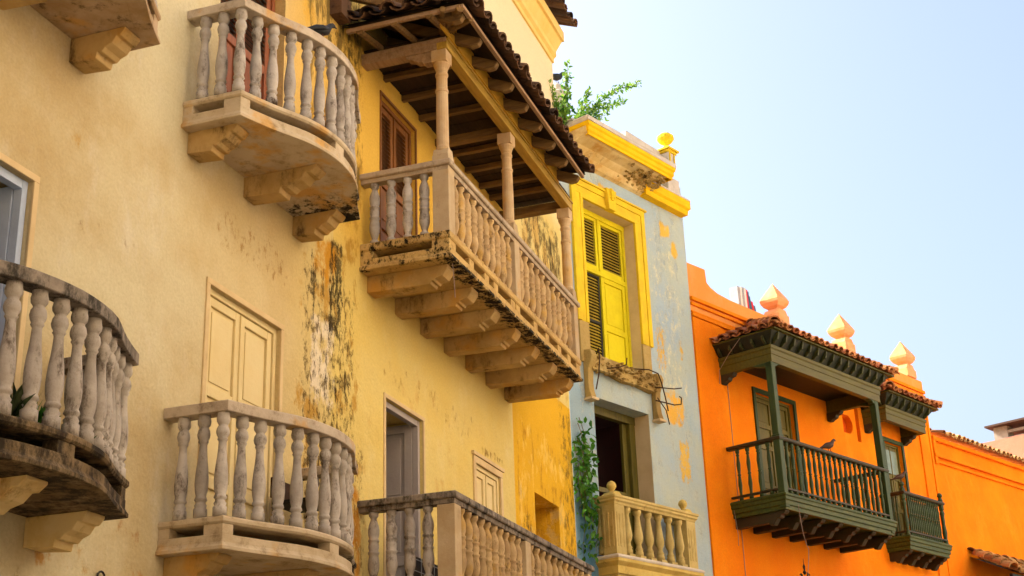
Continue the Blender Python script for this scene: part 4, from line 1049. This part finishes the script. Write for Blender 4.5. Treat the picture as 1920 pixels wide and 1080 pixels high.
# ================================================================== BIRDS
def bird(name, label, fr, base, head, mat, size=1, tilt=.25):
    """head: (ds, dd) unit plan direction the head points to"""
    t = thing(name, label, 'bird', fr, base)
    H = Vector((head[0], head[1], 0)).normalized(); B0 = Vector(base)
    def P(a, z): return B0+(H*a+Vector((0, 0, z)))*size
    q = MB(); q.tube([P(-.19, .02), P(-.15, .035), P(-.10, .055), P(-.05, .075), P(0, .085), P(.045, .105), (P(.07, .135)), P(.085, .16), P(.105, .172), P(.122, .170), P(.132, .166), P(.15, .160)],
                     [.006*size, .014*size, .024*size, .040*size, .046*size, .040*size, .026*size, .021*size, .021*size, .014*size, .006*size, .002*size], 12)
    q.build('body', mat, t, smooth=True)
    sd_ = Vector((-H.y, H.x, 0))
    for k in (-1, 1):
        q = MB(); q.tube([P(.04, .10)+sd_*k*.036*size, P(-.02, .085)+sd_*k*.044*size, P(-.09, .055)+sd_*k*.028*size, P(-.15, .035)+sd_*k*.010*size], [.012*size, .022*size, .014*size, .003*size], 6); q.build('wing', mat, t, smooth=True)
        q = MB(); q.tube([P(.0, .05)+sd_*k*.018*size, P(.01, .0)+sd_*k*.018*size], .004*size, 5); q.tube([P(.0, .003)+sd_*k*.018*size, P(.035, .002)+sd_*k*.018*size], .003*size, 4); q.build('leg', M['pot'], t)
    return t
bird('pigeon', 'black bird perched on the handrail of the upper curved balcony', FY, (8.32, .72, 7.30), (.9, .45), M['bird'], 1.0)
bird('pigeon', 'small brown bird perched on the rail of the large green balcony', FO, (2.1, .94, 6.905), (.95, .3), M['bird_b'], 1.15)
bird('pigeon', 'dark bird perched on the corner post of the small green balcony', FO, (5.42, .42, 7.03), (.8, .6), M['bird_b'], 1.0)
bird('pigeon', 'dark bird standing on the pale chimney behind the rooftop shrub', FB, (.73, -.5, 12.20), (.8, .2), M['bird'], 1.25)
ch = MB(); ch.lathe(.73, -.5, [(.12, 11.0), (.12, 11.9), (.15, 11.92), (.15, 12.0), (.10, 12.05), (.08, 12.14), (.02, 12.20)], 14)
tag(ch.build('chimney', M['pale_parapet'], None, fr=FB, base=(.73, -.5, 11.0)), 'pale round chimney half hidden behind the rooftop shrub', 'chimney')

# ================================================================== SMALL THINGS
t = thing('striped_boards', 'bundle of grey, white, red and blue striped boards standing behind the orange parapet', 'boards', FO, (2.3, -.45, 9.3))
for i, (s, mt, h, ln) in enumerate(((2.16, 'gy', 10.10, 0), (2.23, 'white', 10.11, 0), (2.30, 'gy', 10.12, 0), (2.37, 'white', 10.12, .01), (2.43, 'rd', 10.10, .02), (2.50, 'bl', 10.08, .06), (2.57, 'bl', 10.0, .10), (2.66, 'rd', 9.92, .12), (2.74, 'bl', 9.86, .14))):
    q = MB(); q.prism([(s-.03, 9.3), (s+.03, 9.3), (s+.03-ln, h), (s-.03-ln, h)], 'd', -.62, -.45); q.build('board', M[mt], t, bevel=.006)
def cable(label, fr, pts, r=.006):
    b = MB(); b.tube(pts, r, 5); o = b.build('cable', M['cable'], None, fr=fr, base=tuple(pts[0])); return tag(o, label, 'cable')
cable('grey cable hanging down from the front of the large green balcony', FO, [(.92, .98, 5.9), (.93, .985, 5.7), (.95, .99, 5.5), (1.0, .99, 5.35), (1.06, .99, 5.25), (1.03, .99, 5.1), (1.0, .97, 4.9), (1.0, .96, 4.5)], .005)
cable('thin dark cable running down the orange wall left of the large green balcony', FO, [(.785, .035, 8.0), (.79, .035, 7.2), (.785, .035, 6.4), (.80, .035, 5.6), (.79, .035, 4.5), (.8, .035, 3)], .006)
cable('grey cable looping from the left eave of the large orange balcony roof to the wall', FO, [(.46, .55, 8.5), (.48, .3, 8.3), (.5, .1, 8.1), (.55, .05, 7.9)], .005)
cable('thin cable hanging beneath the left end of the large green balcony', FO, [(.60, .06, 6.0), (.605, .08, 5.75), (.63, .08, 5.55), (.66, .05, 5.4)], .005)
cable('grey cable hanging in front of the corbels under the long upper balcony', FY, [(10.72, .84, 6.32), (10.73, .85, 6.1), (10.74, .85, 6.0)], .004)
# lantern at the bottom edge
t = thing('wall_lantern', 'dark wrought iron lantern top with curled spikes in front of the orange wall', 'lamp', FO, (1.62, .55, 4.55))
q = MB(); bx, bdp = 1.62, .55
q.lathe(bx, bdp, [(.012, 5.0), (.03, 5.03), (.012, 5.07), (.022, 5.12), (.006, 5.16), (.003, 5.24)], 8)
for k in range(4):
    an = k*math.pi/2+.4; cx, cy = math.cos(an), math.sin(an)
    q.tube([(bx+cx*.13, bdp+cy*.13, 4.74), (bx+cx*.10, bdp+cy*.10, 4.86), (bx+cx*.05, bdp+cy*.05, 4.95), (bx+cx*.07, bdp+cy*.07, 5.02), (bx+cx*.09, bdp+cy*.09, 4.99)], .010, 5)
q.build('crown', M['iron'], t)
q = MB(); q.lathe(bx, bdp, [(.15, 4.55), (.17, 4.72), (.13, 4.76), (.05, 4.92), (.02, 4.98)], 6); q.build('lantern_roof', M['iron'], t)
q = MB(); q.lathe(bx, bdp, [(.09, 4.15), (.14, 4.54)], 6); q.build('pane', M['gl'], t)
q = MB(); q.tube([(bx, bdp, 4.15), (bx, .3, 4.05), (bx, 0, 4.2)], .015, 6); q.build('bracket', M['iron'], t)
# iron ring on the cream wall
q = MB(); pts = [(7.0+.035*math.cos(a), .02, 3.06+.03*math.sin(a)) for a in [i*math.pi/6 for i in range(13)]]; q.tube(pts, .007, 5); q.tube([(7.03, .0, 3.04), (7.05, .03, 3.03)], .006, 5)
tag(q.build('iron_ring', M['iron'], None, fr=FY, base=(7.0, 0, 3.06)), 'small iron ring fixed to the cream wall below the blackened balcony', 'ring')
# dark chair and bottle on balcony three
t = thing('folding_chair', 'dark chair standing behind the right-hand balusters of the lower curved balcony', 'chair', FY, (9.05, .30, 3.45))
q = MB(); q.box(8.85, 9.2, .12, .42, 3.84, 3.87); q.build('seat', M['iron'], t, bevel=.004)
for s, d in ((8.86, .14), (8.86, .41), (9.19, .14), (9.19, .41)):
    q = MB(); q.box(s-.012, s+.012, d-.012, d+.012, 3.43, 3.84); q.build('leg', M['iron'], t)
q = MB(); q.box(8.86, 9.19, .10, .12, 3.9, 4.05); q.build('backrest', M['brown_wood'], t)
q = MB(); q.lathe(8.72, .45, [(.03, 3.43), (.03, 3.60), (.025, 3.66), (.012, 3.72), (.012, 3.78)], 10)
# black slatted rack on the lower long balcony
t = thing('slatted_rack', 'black rack with thin pale rungs behind the left balusters of the lower long balcony', 'rack', FY, (11.4, .3, 3.29))
q = MB(); q.box(11.05, 12.2, .22, .26, 3.30, 3.83); q.build('back_panel', M['iron'], t)
q = MB()
for z in (3.4, 3.5, 3.6, 3.7, 3.8): q.box(11.05, 12.2, .262, .268, z, z+.006)
for s in (11.3, 11.6, 11.9): q.box(s, s+.006, .262, .268, 3.3, 3.83)
q.build('wire_grid', M['gy'], t)
